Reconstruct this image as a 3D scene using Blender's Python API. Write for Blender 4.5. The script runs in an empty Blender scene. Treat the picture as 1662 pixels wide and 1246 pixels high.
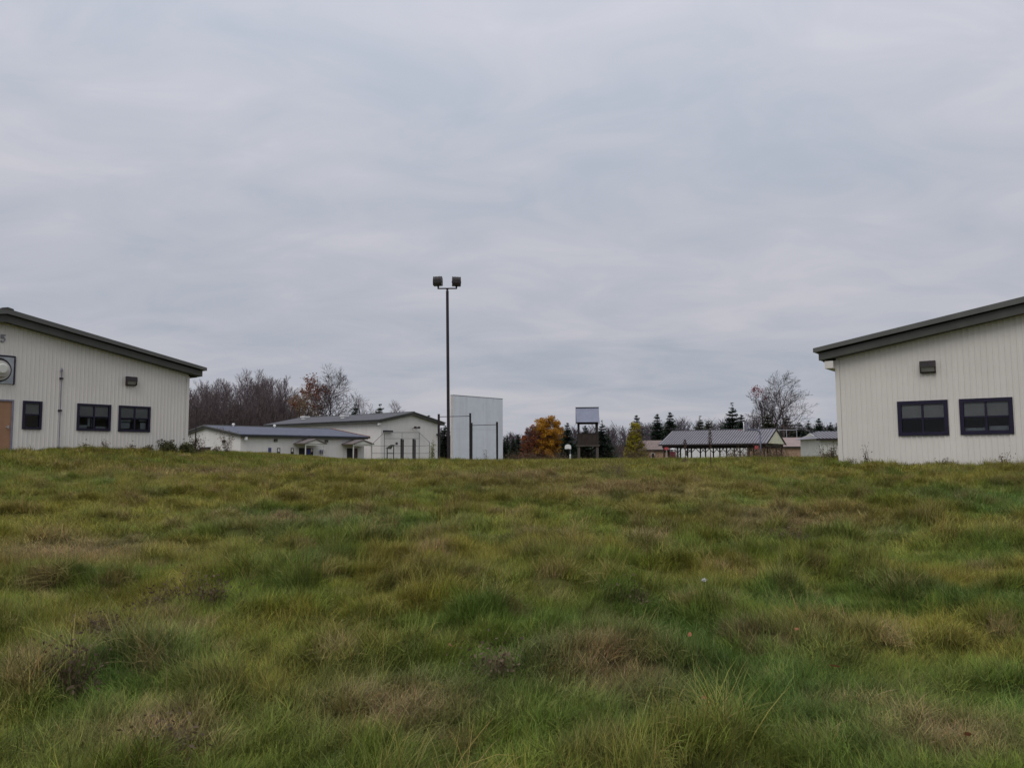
import bpy, math, random
import numpy as np
from mathutils import Vector, Matrix

random.seed(7)
sc = bpy.context.scene
COL = sc.collection
rad = math.radians

# ------------------------------------------------------------------ camera
F_PX, W_PX, H_PX = 1350.0, 1662.0, 1246.0
PITCH, ROLL, EYE = math.atan(122 / 1350.0), 0.0055, 1.6
cx = Vector((1, 0, 0)); cf = Vector((0, math.cos(PITCH), math.sin(PITCH))); cu0 = Vector((0, -math.sin(PITCH), math.cos(PITCH)))
CR = math.cos(ROLL) * cx - math.sin(ROLL) * cu0
CU = math.cos(ROLL) * cu0 + math.sin(ROLL) * cx
CF = cf
cam_d = bpy.data.cameras.new('camera')
cam_d.sensor_fit = 'HORIZONTAL'; cam_d.sensor_width = 36.0
cam_d.lens = 36.0 * F_PX / W_PX
cam_d.clip_start = 0.1; cam_d.clip_end = 6000
cam = bpy.data.objects.new('camera', cam_d); COL.objects.link(cam)
m = Matrix.Identity(4)
for i in range(3):
    m[i][0], m[i][1], m[i][2] = CR[i], CU[i], -CF[i]
m[0][3], m[1][3], m[2][3] = 0, 0, EYE
cam.matrix_world = m
sc.camera = cam

# ------------------------------------------------------------------ world, overcast
SUN_EL, SUN_AZ = rad(52), rad(200)          # azimuth clockwise from +Y: behind the camera
wd = bpy.data.worlds.new('World'); sc.world = wd; wd.use_nodes = True
nt = wd.node_tree; nt.nodes.clear()
def N(t, typ, **kw):
    n = t.nodes.new(typ)
    for k, v in kw.items(): setattr(n, k, v)
    return n
def mth(t, op, a, b=None, clamp=False):
    n = N(t, 'ShaderNodeMath', operation=op, use_clamp=clamp)
    for i, v in enumerate((a, b)):
        if v is None: continue
        if isinstance(v, (int, float)): n.inputs[i].default_value = v
        else: t.links.new(v, n.inputs[i])
    return n.outputs[0]
out = N(nt, 'ShaderNodeOutputWorld')
sky = N(nt, 'ShaderNodeTexSky', sky_type='NISHITA', sun_disc=False)
sky.sun_elevation = SUN_EL; sky.sun_rotation = SUN_AZ; sky.dust_density = 2.5
bg1 = N(nt, 'ShaderNodeBackground'); bg1.inputs[1].default_value = 0.06
nt.links.new(sky.outputs[0], bg1.inputs[0])
tc = N(nt, 'ShaderNodeTexCoord')
sx = N(nt, 'ShaderNodeSeparateXYZ'); nt.links.new(tc.outputs['Generated'], sx.inputs[0])
zc = mth(nt, 'MAXIMUM', sx.outputs[2], 0.0)
den = mth(nt, 'ADD', zc, 0.22)
px_ = mth(nt, 'DIVIDE', sx.outputs[0], den); py_ = mth(nt, 'DIVIDE', sx.outputs[1], den)
cb = N(nt, 'ShaderNodeCombineXYZ'); nt.links.new(px_, cb.inputs[0]); nt.links.new(py_, cb.inputs[1])
def wnoise(scale, detail, rough, off, stretch=(1, 1, 1), dist=0.0):
    mp = N(nt, 'ShaderNodeMapping'); mp.inputs['Location'].default_value = off; mp.inputs['Scale'].default_value = stretch
    nt.links.new(cb.outputs[0], mp.inputs[0])
    n = N(nt, 'ShaderNodeTexNoise'); n.inputs['Scale'].default_value = scale; n.inputs['Detail'].default_value = detail
    n.inputs['Roughness'].default_value = rough; n.inputs['Distortion'].default_value = dist
    nt.links.new(mp.outputs[0], n.inputs['Vector']); return n.outputs[0]
n1 = wnoise(1.05, 3.0, 0.5, (3.1, 7.7, 0), (0.8, 1.15, 1), 0.5)
n2 = wnoise(3.6, 6.0, 0.56, (11.0, 2.0, 4), (0.85, 1.2, 1), 0.6)
nmix = mth(nt, 'ADD', mth(nt, 'MULTIPLY', n1, 0.58), mth(nt, 'MULTIPLY', n2, 0.42))
cr = N(nt, 'ShaderNodeValToRGB'); nt.links.new(nmix, cr.inputs[0])
cr.color_ramp.elements[0].position = 0.37; cr.color_ramp.elements[0].color = (0.432, 0.472, 0.550, 1)
cr.color_ramp.elements[1].position = 0.635; cr.color_ramp.elements[1].color = (0.590, 0.585, 0.640, 1)
e = cr.color_ramp.elements.new(0.50); e.color = (0.502, 0.522, 0.590, 1)
# an overcast dome is brighter overhead than at the horizon
zen = mth(nt, 'ADD', mth(nt, 'MULTIPLY', mth(nt, 'POWER', zc, 1.5), 1.0), 0.88)
mul = N(nt, 'ShaderNodeMix', data_type='RGBA', blend_type='MULTIPLY'); mul.inputs[0].default_value = 1
nt.links.new(cr.outputs[0], mul.inputs[6]); nt.links.new(zen, mul.inputs[7])
bg2 = N(nt, 'ShaderNodeBackground'); bg2.inputs[1].default_value = 1.0
nt.links.new(mul.outputs[2], bg2.inputs[0])
mx = N(nt, 'ShaderNodeMixShader'); mx.inputs[0].default_value = 0.94
nt.links.new(bg1.outputs[0], mx.inputs[1]); nt.links.new(bg2.outputs[0], mx.inputs[2]); nt.links.new(mx.outputs[0], out.inputs[0])

sun_d = bpy.data.lights.new('sun', 'SUN'); sun_d.energy = 1.2; sun_d.angle = rad(40); sun_d.color = (1.0, 0.965, 0.92)
sun = bpy.data.objects.new('sun', sun_d); COL.objects.link(sun)
sd = Vector((math.sin(SUN_AZ) * math.cos(SUN_EL), math.cos(SUN_AZ) * math.cos(SUN_EL), math.sin(SUN_EL)))
sun.rotation_euler = (-sd).to_track_quat('-Z', 'Y').to_euler()

vs = sc.view_settings
sc.display_settings.display_device = 'sRGB'
vs.view_transform = 'Standard'; vs.look = 'None'; vs.gamma = 1.0; vs.use_curve_mapping = False
vs.exposure = 0.0
sc.cycles.use_denoising = True
sc.cycles.max_bounces = 4; sc.cycles.diffuse_bounces = 2; sc.cycles.glossy_bounces = 2; sc.cycles.transmission_bounces = 3; sc.cycles.transparent_max_bounces = 8

# ------------------------------------------------------------------ helpers
def tag(o, label=None, cat=None, group=None, kind=None):
    if label: o['label'] = label
    if cat: o['category'] = cat
    if group: o['group'] = group
    if kind: o['kind'] = kind
    return o
def empty(name, loc=(0, 0, 0), rz=0.0, label=None, cat=None, group=None):
    o = bpy.data.objects.new(name, None); COL.objects.link(o)
    o.empty_display_size = 0.2; o.location = loc; o.rotation_euler = (0, 0, rz)
    return tag(o, label, cat, group)
def link_mesh(name, verts, faces, mat, parent=None, smooth=False):
    me = bpy.data.meshes.new(name); me.from_pydata([tuple(v) for v in verts], [], faces)
    if mat: me.materials.append(mat)
    if smooth: me.polygons.foreach_set('use_smooth', [True] * len(me.polygons))
    me.update()
    o = bpy.data.objects.new(name, me); COL.objects.link(o)
    if parent: o.parent = parent
    return o
class MB:
    """collects shapes in a local frame (origin + three axes) and links them as ONE mesh"""
    def __init__(s, o=(0, 0, 0), ex=(1, 0, 0), ey=(0, 1, 0), ez=(0, 0, 1)):
        s.v = []; s.f = []; s.o = Vector(o); s.ex = Vector(ex); s.ey = Vector(ey); s.ez = Vector(ez)
    def P(s, p): return s.o + s.ex * p[0] + s.ey * p[1] + s.ez * p[2]
    def poly(s, pts):
        i = len(s.v); s.v += [s.P(p) for p in pts]; s.f.append(list(range(i, i + len(pts)))); return s
    def box(s, x0, x1, y0, y1, z0, z1, b=0.0):
        i = len(s.v)
        if b <= 0:
            s.v += [s.P(p) for p in ((x0, y0, z0), (x1, y0, z0), (x1, y1, z0), (x0, y1, z0), (x0, y0, z1), (x1, y0, z1), (x1, y1, z1), (x0, y1, z1))]
            s.f += [[i + k for k in q] for q in ((0, 3, 2, 1), (4, 5, 6, 7), (0, 1, 5, 4), (1, 2, 6, 5), (2, 3, 7, 6), (3, 0, 4, 7))]
        else:
            b = min(b, (x1 - x0) / 2.2, (y1 - y0) / 2.2)
            ring = [(x0 + b, y0), (x1 - b, y0), (x1, y0 + b), (x1, y1 - b), (x1 - b, y1), (x0 + b, y1), (x0, y1 - b), (x0, y0 + b)]
            s.prism_z(ring, z0, z1)
        return s
    def prism_z(s, ring, z0, z1):
        i = len(s.v); n = len(ring)
        s.v += [s.P((x, y, z0)) for x, y in ring] + [s.P((x, y, z1)) for x, y in ring]
        s.f += [list(range(i + n - 1, i - 1, -1)), list(range(i + n, i + 2 * n))]
        s.f += [[i + k, i + (k + 1) % n, i + n + (k + 1) % n, i + n + k] for k in range(n)]
        return s
    def prism_y(s, ring, y0, y1):
        """ring of (x, z), extruded along y"""
        i = len(s.v); n = len(ring)
        s.v += [s.P((x, y0, z)) for x, z in ring] + [s.P((x, y1, z)) for x, z in ring]
        s.f += [list(range(i, i + n)), list(range(i + 2 * n - 1, i + n - 1, -1))]
        s.f += [[i + (k + 1) % n, i + k, i + n + k, i + n + (k + 1) % n] for k in range(n)]
        return s
    def prism_x(s, ring, x0, x1):
        """ring of (y, z), extruded along x"""
        i = len(s.v); n = len(ring)
        s.v += [s.P((x0, y, z)) for y, z in ring] + [s.P((x1, y, z)) for y, z in ring]
        s.f += [list(range(i + n - 1, i - 1, -1)), list(range(i + n, i + 2 * n))]
        s.f += [[i + k, i + (k + 1) % n, i + n + (k + 1) % n, i + n + k] for k in range(n)]
        return s
    def tube(s, p0, p1, r0, r1=None, n=8, cap=True):
        r1 = r0 if r1 is None else r1
        p0 = Vector(p0); p1 = Vector(p1); d = (p1 - p0).normalized()
        a = d.orthogonal().normalized(); b = d.cross(a); i = len(s.v)
        for p, r in ((p0, r0), (p1, r1)):
            for k in range(n):
                t = 2 * math.pi * k / n
                s.v.append(s.P(p + (a * math.cos(t) + b * math.sin(t)) * r))
        s.f += [[i + k, i + (k + 1) % n, i + n + (k + 1) % n, i + n + k] for k in range(n)]
        if cap: s.f += [list(range(i + n - 1, i - 1, -1)), list(range(i + n, i + 2 * n))]
        return s
    def path(s, pts, r, n=8):
        for a, b in zip(pts[:-1], pts[1:]): s.tube(a, b, r, r, n)
        return s
    def bar(s, p0, p1, w, t):
        """rectangular bar"""
        p0 = Vector(p0); p1 = Vector(p1); d = (p1 - p0).normalized()
        a = d.cross(Vector((0, 0, 1)))
        a = a.normalized() if a.length > 1e-4 else Vector((1, 0, 0))
        b = d.cross(a); i = len(s.v)
        for p in (p0, p1):
            for u, v in ((-1, -1), (1, -1), (1, 1), (-1, 1)): s.v.append(s.P(p + a * (u * w / 2) + b * (v * t / 2)))
        s.f += [[i + k for k in q] for q in ((0, 3, 2, 1), (4, 5, 6, 7), (0, 1, 5, 4), (1, 2, 6, 5), (2, 3, 7, 6), (3, 0, 4, 7))]
        return s
    def build(s, name, mat, parent=None, smooth=False):
        return link_mesh(name, s.v, s.f, mat, parent, smooth)

def copy_tree(o, parent=None):
    c = o.copy(); COL.objects.link(c); c.parent = parent
    for ch in list(o.children):
        if ch.name.split('.')[0] != c.name.split('.')[0] or True: copy_tree(ch, c)
    return c

def mat(name, color, rough=0.6, var=0.15, scale=3.0, spec=0.3, metal=0.0, color2=None, bump=0.0, bscale=40.0, stretch=(1, 1, 1), streak=None):
    M = bpy.data.materials.new(name); M.use_nodes = True; t = M.node_tree
    b = t.nodes['Principled BSDF']; b.inputs['Roughness'].default_value = rough; b.inputs['Metallic'].default_value = metal
    b.inputs['Specular IOR Level'].default_value = spec
    g = N(t, 'ShaderNodeTexCoord')
    mp = N(t, 'ShaderNodeMapping'); mp.inputs['Scale'].default_value = stretch; t.links.new(g.outputs['Object'], mp.inputs[0])
    n = N(t, 'ShaderNodeTexNoise'); n.inputs['Scale'].default_value = scale; n.inputs['Detail'].default_value = 6; n.inputs['Roughness'].default_value = 0.62
    t.links.new(mp.outputs[0], n.inputs['Vector'])
    c2 = color2 if color2 else tuple(max(0, c * (1 - var)) for c in color)
    c1 = color if color2 else tuple(min(1, c * (1 + var)) for c in color)
    r = N(t, 'ShaderNodeValToRGB'); t.links.new(n.outputs[0], r.inputs[0])
    r.color_ramp.elements[0].position = 0.32; r.color_ramp.elements[0].color = (*c2, 1)
    r.color_ramp.elements[1].position = 0.68; r.color_ramp.elements[1].color = (*c1, 1)
    src = r.outputs[0]
    if streak:          # vertical run-off stains: noise stretched along z
        sc_, amt, col = streak
        mp2 = N(t, 'ShaderNodeMapping'); mp2.inputs['Scale'].default_value = (sc_, sc_, sc_ * 0.06); t.links.new(g.outputs['Object'], mp2.inputs[0])
        n2 = N(t, 'ShaderNodeTexNoise'); n2.inputs['Scale'].default_value = 1.0; n2.inputs['Detail'].default_value = 5
        t.links.new(mp2.outputs[0], n2.inputs['Vector'])
        mr = N(t, 'ShaderNodeMapRange'); t.links.new(n2.outputs[0], mr.inputs[0])
        mr.inputs[1].default_value = 0.48; mr.inputs[2].default_value = 0.75; mr.inputs[3].default_value = 0; mr.inputs[4].default_value = amt
        mxx = N(t, 'ShaderNodeMix', data_type='RGBA'); t.links.new(mr.outputs[0], mxx.inputs[0]); t.links.new(src, mxx.inputs[6]); mxx.inputs[7].default_value = (*col, 1)
        src = mxx.outputs[2]
    t.links.new(src, b.inputs['Base Color'])
    if bump > 0:
        nb = N(t, 'ShaderNodeTexNoise'); nb.inputs['Scale'].default_value = bscale; nb.inputs['Detail'].default_value = 4
        t.links.new(mp.outputs[0], nb.inputs['Vector'])
        bp = N(t, 'ShaderNodeBump'); bp.inputs['Strength'].default_value = bump; bp.inputs['Distance'].default_value = 0.02
        t.links.new(nb.outputs[0], bp.inputs['Height']); t.links.new(bp.outputs[0], b.inputs['Normal'])
    return M
def leafmat(name, c1, c2, trans=0.35, scale=0.6, rough=0.65):
    M = bpy.data.materials.new(name); M.use_nodes = True; t = M.node_tree; t.nodes.clear()
    o = N(t, 'ShaderNodeOutputMaterial'); d = N(t, 'ShaderNodeBsdfPrincipled'); tr = N(t, 'ShaderNodeBsdfTranslucent'); x = N(t, 'ShaderNodeMixShader')
    d.inputs['Roughness'].default_value = rough; d.inputs['Specular IOR Level'].default_value = 0.2
    g = N(t, 'ShaderNodeNewGeometry'); n = N(t, 'ShaderNodeTexNoise'); n.inputs['Scale'].default_value = scale; n.inputs['Detail'].default_value = 5
    t.links.new(g.outputs['Position'], n.inputs['Vector'])
    f = mth(t, 'ADD', mth(t, 'MULTIPLY', n.outputs[0], 0.75), mth(t, 'MULTIPLY', g.outputs['Random Per Island'], 0.3))
    r = N(t, 'ShaderNodeValToRGB'); t.links.new(f, r.inputs[0])
    r.color_ramp.elements[0].position = 0.35; r.color_ramp.elements[0].color = (*c1, 1)
    r.color_ramp.elements[1].position = 0.72; r.color_ramp.elements[1].color = (*c2, 1)
    t.links.new(r.outputs[0], d.inputs['Base Color']); t.links.new(r.outputs[0], tr.inputs[0])
    x.inputs[0].default_value = trans
    t.links.new(d.outputs[0], x.inputs[1]); t.links.new(tr.outputs[0], x.inputs[2]); t.links.new(x.outputs[0], o.inputs[0])
    return M
def glassmat(name):
    M = bpy.data.materials.new(name); M.use_nodes = True; t = M.node_tree; t.nodes.clear()
    o = N(t, 'ShaderNodeOutputMaterial'); tr = N(t, 'ShaderNodeBsdfTransparent'); gl = N(t, 'ShaderNodeBsdfGlossy'); x = N(t, 'ShaderNodeMixShader'); fr = N(t, 'ShaderNodeFresnel')
    tr.inputs[0].default_value = (0.71, 0.73, 0.74, 1); gl.inputs['Roughness'].default_value = 0.03; fr.inputs[0].default_value = 1.33
    g = N(t, 'ShaderNodeTexCoord'); n = N(t, 'ShaderNodeTexNoise'); n.inputs['Scale'].default_value = 2.0
    t.links.new(g.outputs['Object'], n.inputs['Vector'])
    bp = N(t, 'ShaderNodeBump'); bp.inputs['Strength'].default_value = 0.06; t.links.new(n.outputs[0], bp.inputs['Height']); t.links.new(bp.outputs[0], gl.inputs['Normal'])
    t.links.new(fr.outputs[0], x.inputs[0]); t.links.new(tr.outputs[0], x.inputs[1]); t.links.new(gl.outputs[0], x.inputs[2]); t.links.new(x.outputs[0], o.inputs[0])
    return M

M = {}
M['siding'] = mat('siding', (0.665, 0.630, 0.580), 0.5, 0.05, 0.5, 0.3, streak=(3.0, 0.22, (0.58, 0.54, 0.49)))
M['siding_far'] = mat('siding_far', (0.665, 0.64, 0.61), 0.55, 0.06, 0.3, 0.3, streak=(1.4, 0.3, (0.53, 0.50, 0.46)))
M['fascia'] = mat('fascia', (0.070, 0.071, 0.062), 0.55, 0.15, 1.5)
M['trim'] = mat('trim', (0.105, 0.106, 0.098), 0.5, 0.12, 1.5)
M['roof_slate'] = mat('roof_slate', (0.085, 0.092, 0.125), 0.6, 0.18, 1.2, bump=0.2)
M['roof_grey'] = mat('roof_grey', (0.075, 0.073, 0.082), 0.6, 0.18, 1.2, bump=0.2)
M['rust'] = mat('rust', (0.21, 0.075, 0.035), 0.75, 0.3, 2.0)
M['navy'] = mat('navy', (0.014, 0.011, 0.030), 0.4, 0.2, 3.0)
M['glass'] = glassmat('glass')
M['blind'] = mat('blind', (0.70, 0.66, 0.62), 0.8, 0.08, 2.0)
M['inside'] = mat('inside', (0.08, 0.075, 0.07), 0.9, 0.2, 1.0)
M['pale_flat'] = mat('pale_flat', (0.62, 0.65, 0.68), 0.8, 0.1, 3.0)
M['bronze'] = mat('bronze', (0.035, 0.027, 0.028), 0.45, 0.25, 8.0)
M['lens'] = mat('lens', (0.30, 0.29, 0.28), 0.25, 0.15, 6.0, spec=0.6)
M['door'] = mat('door', (0.32, 0.175, 0.10), 0.55, 0.12, 2.0, streak=(5.0, 0.4, (0.25, 0.13, 0.075)))
M['steel'] = mat('steel', (0.45, 0.46, 0.48), 0.35, 0.15, 4.0, metal=0.7)
M['galv'] = mat('galv', (0.36, 0.38, 0.40), 0.45, 0.18, 6.0, metal=0.4)
M['duct'] = mat('duct', (0.50, 0.47, 0.43), 0.5, 0.12, 4.0)
M['hoop_post'] = mat('hoop_post', (0.105, 0.115, 0.155), 0.5, 0.15, 4.0)
M['backstop_pipe'] = mat('backstop_pipe', (0.17, 0.165, 0.17), 0.6, 0.2, 4.0)
M['conduit'] = mat('conduit', (0.20, 0.19, 0.24), 0.5, 0.15, 4.0)
M['dark_paint'] = mat('dark_paint', (0.018, 0.014, 0.016), 0.55, 0.3, 6.0)
M['pole'] = mat('pole', (0.026, 0.018, 0.021), 0.5, 0.25, 4.0)
M['bar_steel'] = mat('bar_steel', (0.10, 0.10, 0.11), 0.4, 0.2, 5.0, metal=0.5)
M['panel_white'] = mat('panel_white', (0.67, 0.70, 0.755), 0.65, 0.05, 1.6, streak=(2.2, 0.35, (0.50, 0.52, 0.53)), bump=0.1)
M['panel_edge'] = mat('panel_edge', (0.52, 0.49, 0.46), 0.7, 0.1, 2.0)
M['wood'] = mat('wood', (0.050, 0.036, 0.030), 0.85, 0.0, 5.0, color2=(0.024, 0.018, 0.016), stretch=(1, 1, 0.3), bump=0.3)
M['wood_post'] = mat('wood_post', (0.080, 0.067, 0.058), 0.85, 0.3, 4.0, stretch=(1, 1, 0.15), bump=0.3)
M['wood_dark'] = mat('wood_dark', (0.030, 0.024, 0.024), 0.8, 0.3, 4.0)
M['tin'] = mat('tin', (0.20, 0.215, 0.275), 0.5, 0.10, 1.5, metal=0.1)
M['seam_roof'] = mat('seam_roof', (0.205, 0.195, 0.215), 0.55, 0.10, 0.8, spec=0.4)
M['brown_roof'] = mat('brown_roof', (0.20, 0.155, 0.14), 0.85, 0.14, 1.0)
M['porch_roof'] = mat('porch_roof', (0.15, 0.125, 0.12), 0.85, 0.14, 1.0)
M['pink_roof'] = mat('pink_roof', (0.285, 0.215, 0.20), 0.85, 0.10, 0.8)
M['tan_wall'] = mat('tan_wall', (0.34, 0.225, 0.15), 0.8, 0.12, 0.8)
M['cream'] = mat('cream', (0.70, 0.68, 0.50), 0.6, 0.06, 1.0)
M['white'] = mat('white', (0.68, 0.68, 0.67), 0.55, 0.06, 1.5)
M['offwhite'] = mat('offwhite', (0.60, 0.59, 0.54), 0.6, 0.06, 1.0)
M['blue'] = mat('blue', (0.02, 0.035, 0.30), 0.5, 0.15, 3.0)
M['bluedoor'] = mat('bluedoor', (0.07, 0.075, 0.17), 0.5, 0.15, 3.0)
M['brick_dark'] = mat('brick_dark', (0.10, 0.065, 0.065), 0.85, 0.25, 5.0)
M['red'] = mat('red', (0.42, 0.07, 0.08), 0.55, 0.15, 3.0)
M['darkred'] = mat('darkred', (0.13, 0.02, 0.03), 0.6, 0.25, 3.0)
M['bark'] = mat('bark', (0.085, 0.066, 0.066), 0.9, 0.30, 2.0, bump=0.3, bscale=12)
M['bark_light'] = mat('bark_light', (0.16, 0.135, 0.13), 0.9, 0.25, 2.0, bump=0.3, bscale=12)
M['twig'] = mat('twig', (0.125, 0.094, 0.098), 0.9, 0.25, 0.4)
M['far_twig'] = mat('far_twig', (0.098, 0.078, 0.088), 0.95, 0.22, 0.05)
M['brush'] = mat('brush', (0.075, 0.056, 0.056), 0.95, 0.3, 0.3)
M['fir'] = leafmat('fir', (0.013, 0.024, 0.016), (0.034, 0.052, 0.032), 0.12, 0.9)
M['fir_warm'] = leafmat('fir_warm', (0.028, 0.034, 0.018), (0.06, 0.062, 0.03), 0.12, 0.9)
M['autumn'] = leafmat('autumn', (0.30, 0.125, 0.02), (0.58, 0.32, 0.03), 0.35, 0.55)
M['autumn_bark'] = M['bark']
M['yellowgreen'] = leafmat('yellowgreen', (0.17, 0.15, 0.018), (0.42, 0.35, 0.035), 0.35, 0.8)
M['rusty_leaf'] = leafmat('rusty_leaf', (0.15, 0.055, 0.03), (0.30, 0.10, 0.04), 0.35, 0.4)
M['red_leaf'] = leafmat('red_leaf', (0.16, 0.02, 0.03), (0.33, 0.045, 0.05), 0.35, 0.6)
M['bush_green'] = leafmat('bush_green', (0.062, 0.066, 0.026), (0.13, 0.125, 0.05), 0.3, 2.0)
M['bush_brown'] = leafmat('bush_brown', (0.075, 0.052, 0.036), (0.17, 0.12, 0.075), 0.2, 2.0)
M['weed_stalk'] = mat('weed_stalk', (0.075, 0.048, 0.035), 0.9, 0.3, 8.0)
M['weed_tan'] = leafmat('weed_tan', (0.14, 0.10, 0.06), (0.27, 0.21, 0.13), 0.2, 2.0)
M['weed_pale'] = leafmat('weed_pale', (0.16, 0.17, 0.08), (0.34, 0.33, 0.18), 0.3, 2.0)
M['dead_leaf'] = leafmat('dead_leaf', (0.20, 0.075, 0.04), (0.34, 0.14, 0.07), 0.2, 9.0)

# ------------------------------------------------------------------ the lie of the land
def _hash(i, j, seed):
    h = (i.astype(np.int64) * 374761393 + j.astype(np.int64) * 668265263 + seed * 2147483647) & 0xffffffff
    h = ((h ^ (h >> 13)) * 1274126177) & 0xffffffff
    return ((h ^ (h >> 16)) & 0xffff) / 65535.0
def vnoise(x, y, seed=0):
    x = np.asarray(x, float); y = np.asarray(y, float)
    i = np.floor(x); j = np.floor(y); fx = x - i; fy = y - j
    fx = fx * fx * fx * (fx * (fx * 6 - 15) + 10); fy = fy * fy * fy * (fy * (fy * 6 - 15) + 10)
    a = _hash(i, j, seed); b = _hash(i + 1, j, seed); c = _hash(i, j + 1, seed); d = _hash(i + 1, j + 1, seed)
    return (a * (1 - fx) + b * fx) * (1 - fy) + (c * (1 - fx) + d * fx) * fy
def fbm(x, y, seed=0, oct=3):
    s = 0; a = 1; t = 0
    for k in range(oct):
        s = s + a * vnoise(x * 2 ** k + 17.3 * k, y * 2 ** k - 9.1 * k, seed + k); t += a; a *= 0.5
    return s / t
def sstep(a, b, x):
    t = np.clip((np.asarray(x, float) - a) / (b - a), 0, 1); return t * t * (3 - 2 * t)
def base_h(x, y):
    x = np.asarray(x, float); y = np.asarray(y, float)
    t = np.clip(y / 34.0, -0.12, 1.0)
    P = t * (1.55 - 0.55 * t)
    A = 1.37 + 0.009 * np.clip(-x, 0, 11) + 0.098 * np.clip(-x - 11, 0, 5.5) + 0.004 * np.clip(x, 0, 20)
    h = A * P
    fall = sstep(46, 130, y)
    h = h * (1 - fall) + fall * 1.15
    return h
def lumps(x, y):
    near = 1 - sstep(60, 90, np.abs(y))
    a = sstep(0.50, 0.80, fbm(x * 1.9 + 3.1 + 0.5 * vnoise(x * .7, y * .7, 8), y * 1.9, 11, 2))
    b = fbm(x * 0.30, y * 0.30, 21, 2) - 0.5
    c = vnoise(x * 4.2, y * 4.2, 31) - 0.5
    return near * (0.13 * a + 0.20 * b + 0.06 * c), a * near
def ground(x, y):
    return base_h(x, y) + lumps(x, y)[0] * (0.35 + 0.65 * (1 - sstep(20, 45, y)))
def gz(x, y): return float(ground(np.array([x]), np.array([y]))[0])
def ray(px, py): return CR * (px - 831) - CU * (py - 623) + CF * F_PX
def at(px, py, Y):
    """the point on a pixel's line of sight at distance Y in front of the camera"""
    d = ray(px, py); t = Y / d.y; return Vector((d.x * t, Y, EYE + d.z * t))
def onground(px, py):
    d = ray(px, py).normalized(); s = 1.5
    while s < 80:
        p = d * s
        if EYE + p.z < gz(p.x, p.y): break
        s += 0.04
    return Vector((p.x, p.y, gz(p.x, p.y)))

# meadow colour: green, olive and dead thatch in patches; the same colours tint blades and soil
def blob(x, y, c, r):
    return np.exp(-(((x - c[0]) ** 2 + (y - c[1]) ** 2) / (r * r)))
DRY_SPOTS = [(onground(985, 1092), 0.4), (onground(260, 1200), 0.3), (onground(1540, 1200), 0.3), (onground(1000, 790), 2.0), (onground(330, 770), 2.6),
             (onground(640, 1160), 0.4), (onground(830, 775), 2.2), (onground(480, 850), 1.0), (onground(120, 900), 1.0), (onground(1280, 850), 1.2)]
LUSH_SPOTS = [(onground(1130, 1110), 1.3), (onground(1080, 1040), 1.0), (onground(700, 1130), 0.6), (onground(860, 1080), 0.6), (onground(1600, 810), 2.0), (onground(560, 850), 1.4), (onground(200, 1090), .7)]
def meadow_colour(x, y, lump):
    n1 = fbm(x * 1.0 + 5, y * 1.0, 51, 4); n2 = fbm(x * 3.0, y * 3.0 + 40, 61, 4); n3 = fbm(x * 0.16, y * 0.16, 71, 2)
    g = np.array([0.172, 0.228, 0.036]); ol = np.array([0.258, 0.244, 0.046]); br = np.array([0.315, 0.240, 0.118]); deep = np.array([0.112, 0.198, 0.040])
    wo = sstep(0.36, 0.66, n1 * 0.65 + n3 * 0.35 + 0.06 * sstep(8, 30, y))
    c = g[None] * (1 - wo)[:, None] + ol[None] * wo[:, None]
    wd_ = sstep(0.60, 0.80, 1 - n1) * (1 - sstep(14, 30, y)) * 0.8
    for p, r in LUSH_SPOTS: wd_ = np.maximum(wd_, blob(x, y, p, r))
    c = c * (1 - wd_)[:, None] + deep[None] * wd_[:, None]
    n4 = fbm(x * 6.5, y * 6.5, 81, 2)
    wb = sstep(0.56, 0.76, n2 * .6 + n4 * .4) * 0.68 + 0.2 * lump * sstep(0.35, 0.6, n2)
    for p, r in DRY_SPOTS: wb = np.maximum(wb, 0.9 * blob(x, y, p, r))
    wb = np.clip(wb, 0, 0.95)
    c = c * (1 - wb)[:, None] + br[None] * wb[:, None]
    c = c * (0.66 + 0.54 * fbm(x * 4.3 + 7, y * 4.3, 85, 3))[:, None]
    return c, wb

def axis(lo, hi, step, far, g=1.22):
    a = list(np.arange(lo, hi + 1e-6, step)); s = step
    while a[-1] < far[1]: s *= g; a.append(a[-1] + s)
    s = step; b = []
    v = lo
    while v > far[0]: s *= g; v -= s; b.append(v)
    return np.array(b[::-1] + a)
gxs = axis(-30, 30, 0.14, (-2500, 2500)); gys = axis(0.5, 48, 0.14, (-600, 4000))
GX, GY = np.meshgrid(gxs, gys); gx = GX.ravel(); gy = GY.ravel(); gzv = ground(gx, gy)
nx_, ny_ = len(gxs), len(gys)
ii = np.arange(nx_ * ny_).reshape(ny_, nx_)
quads = np.stack([ii[:-1, :-1].ravel(), ii[:-1, 1:].ravel(), ii[1:, 1:].ravel(), ii[1:, :-1].ravel()], 1)
def np_mesh(name, V, Q, mats, smooth=False):
    """mesh from arrays; Q is (n, k) with k corners a face"""
    me = bpy.data.meshes.new(name); k = Q.shape[1]
    me.vertices.add(len(V)); me.vertices.foreach_set('co', np.ascontiguousarray(V, dtype=np.float32).ravel())
    me.loops.add(Q.size); me.loops.foreach_set('vertex_index', np.ascontiguousarray(Q, dtype=np.int32).ravel())
    me.polygons.add(len(Q)); me.polygons.foreach_set('loop_start', np.arange(0, Q.size, k, dtype=np.int32))
    me.polygons.foreach_set('loop_total', np.full(len(Q), k, dtype=np.int32))
    if smooth: me.polygons.foreach_set('use_smooth', np.ones(len(Q), dtype=bool))
    me.materials.append(mats); me.update(calc_edges=True); me.validate(); return me
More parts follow.
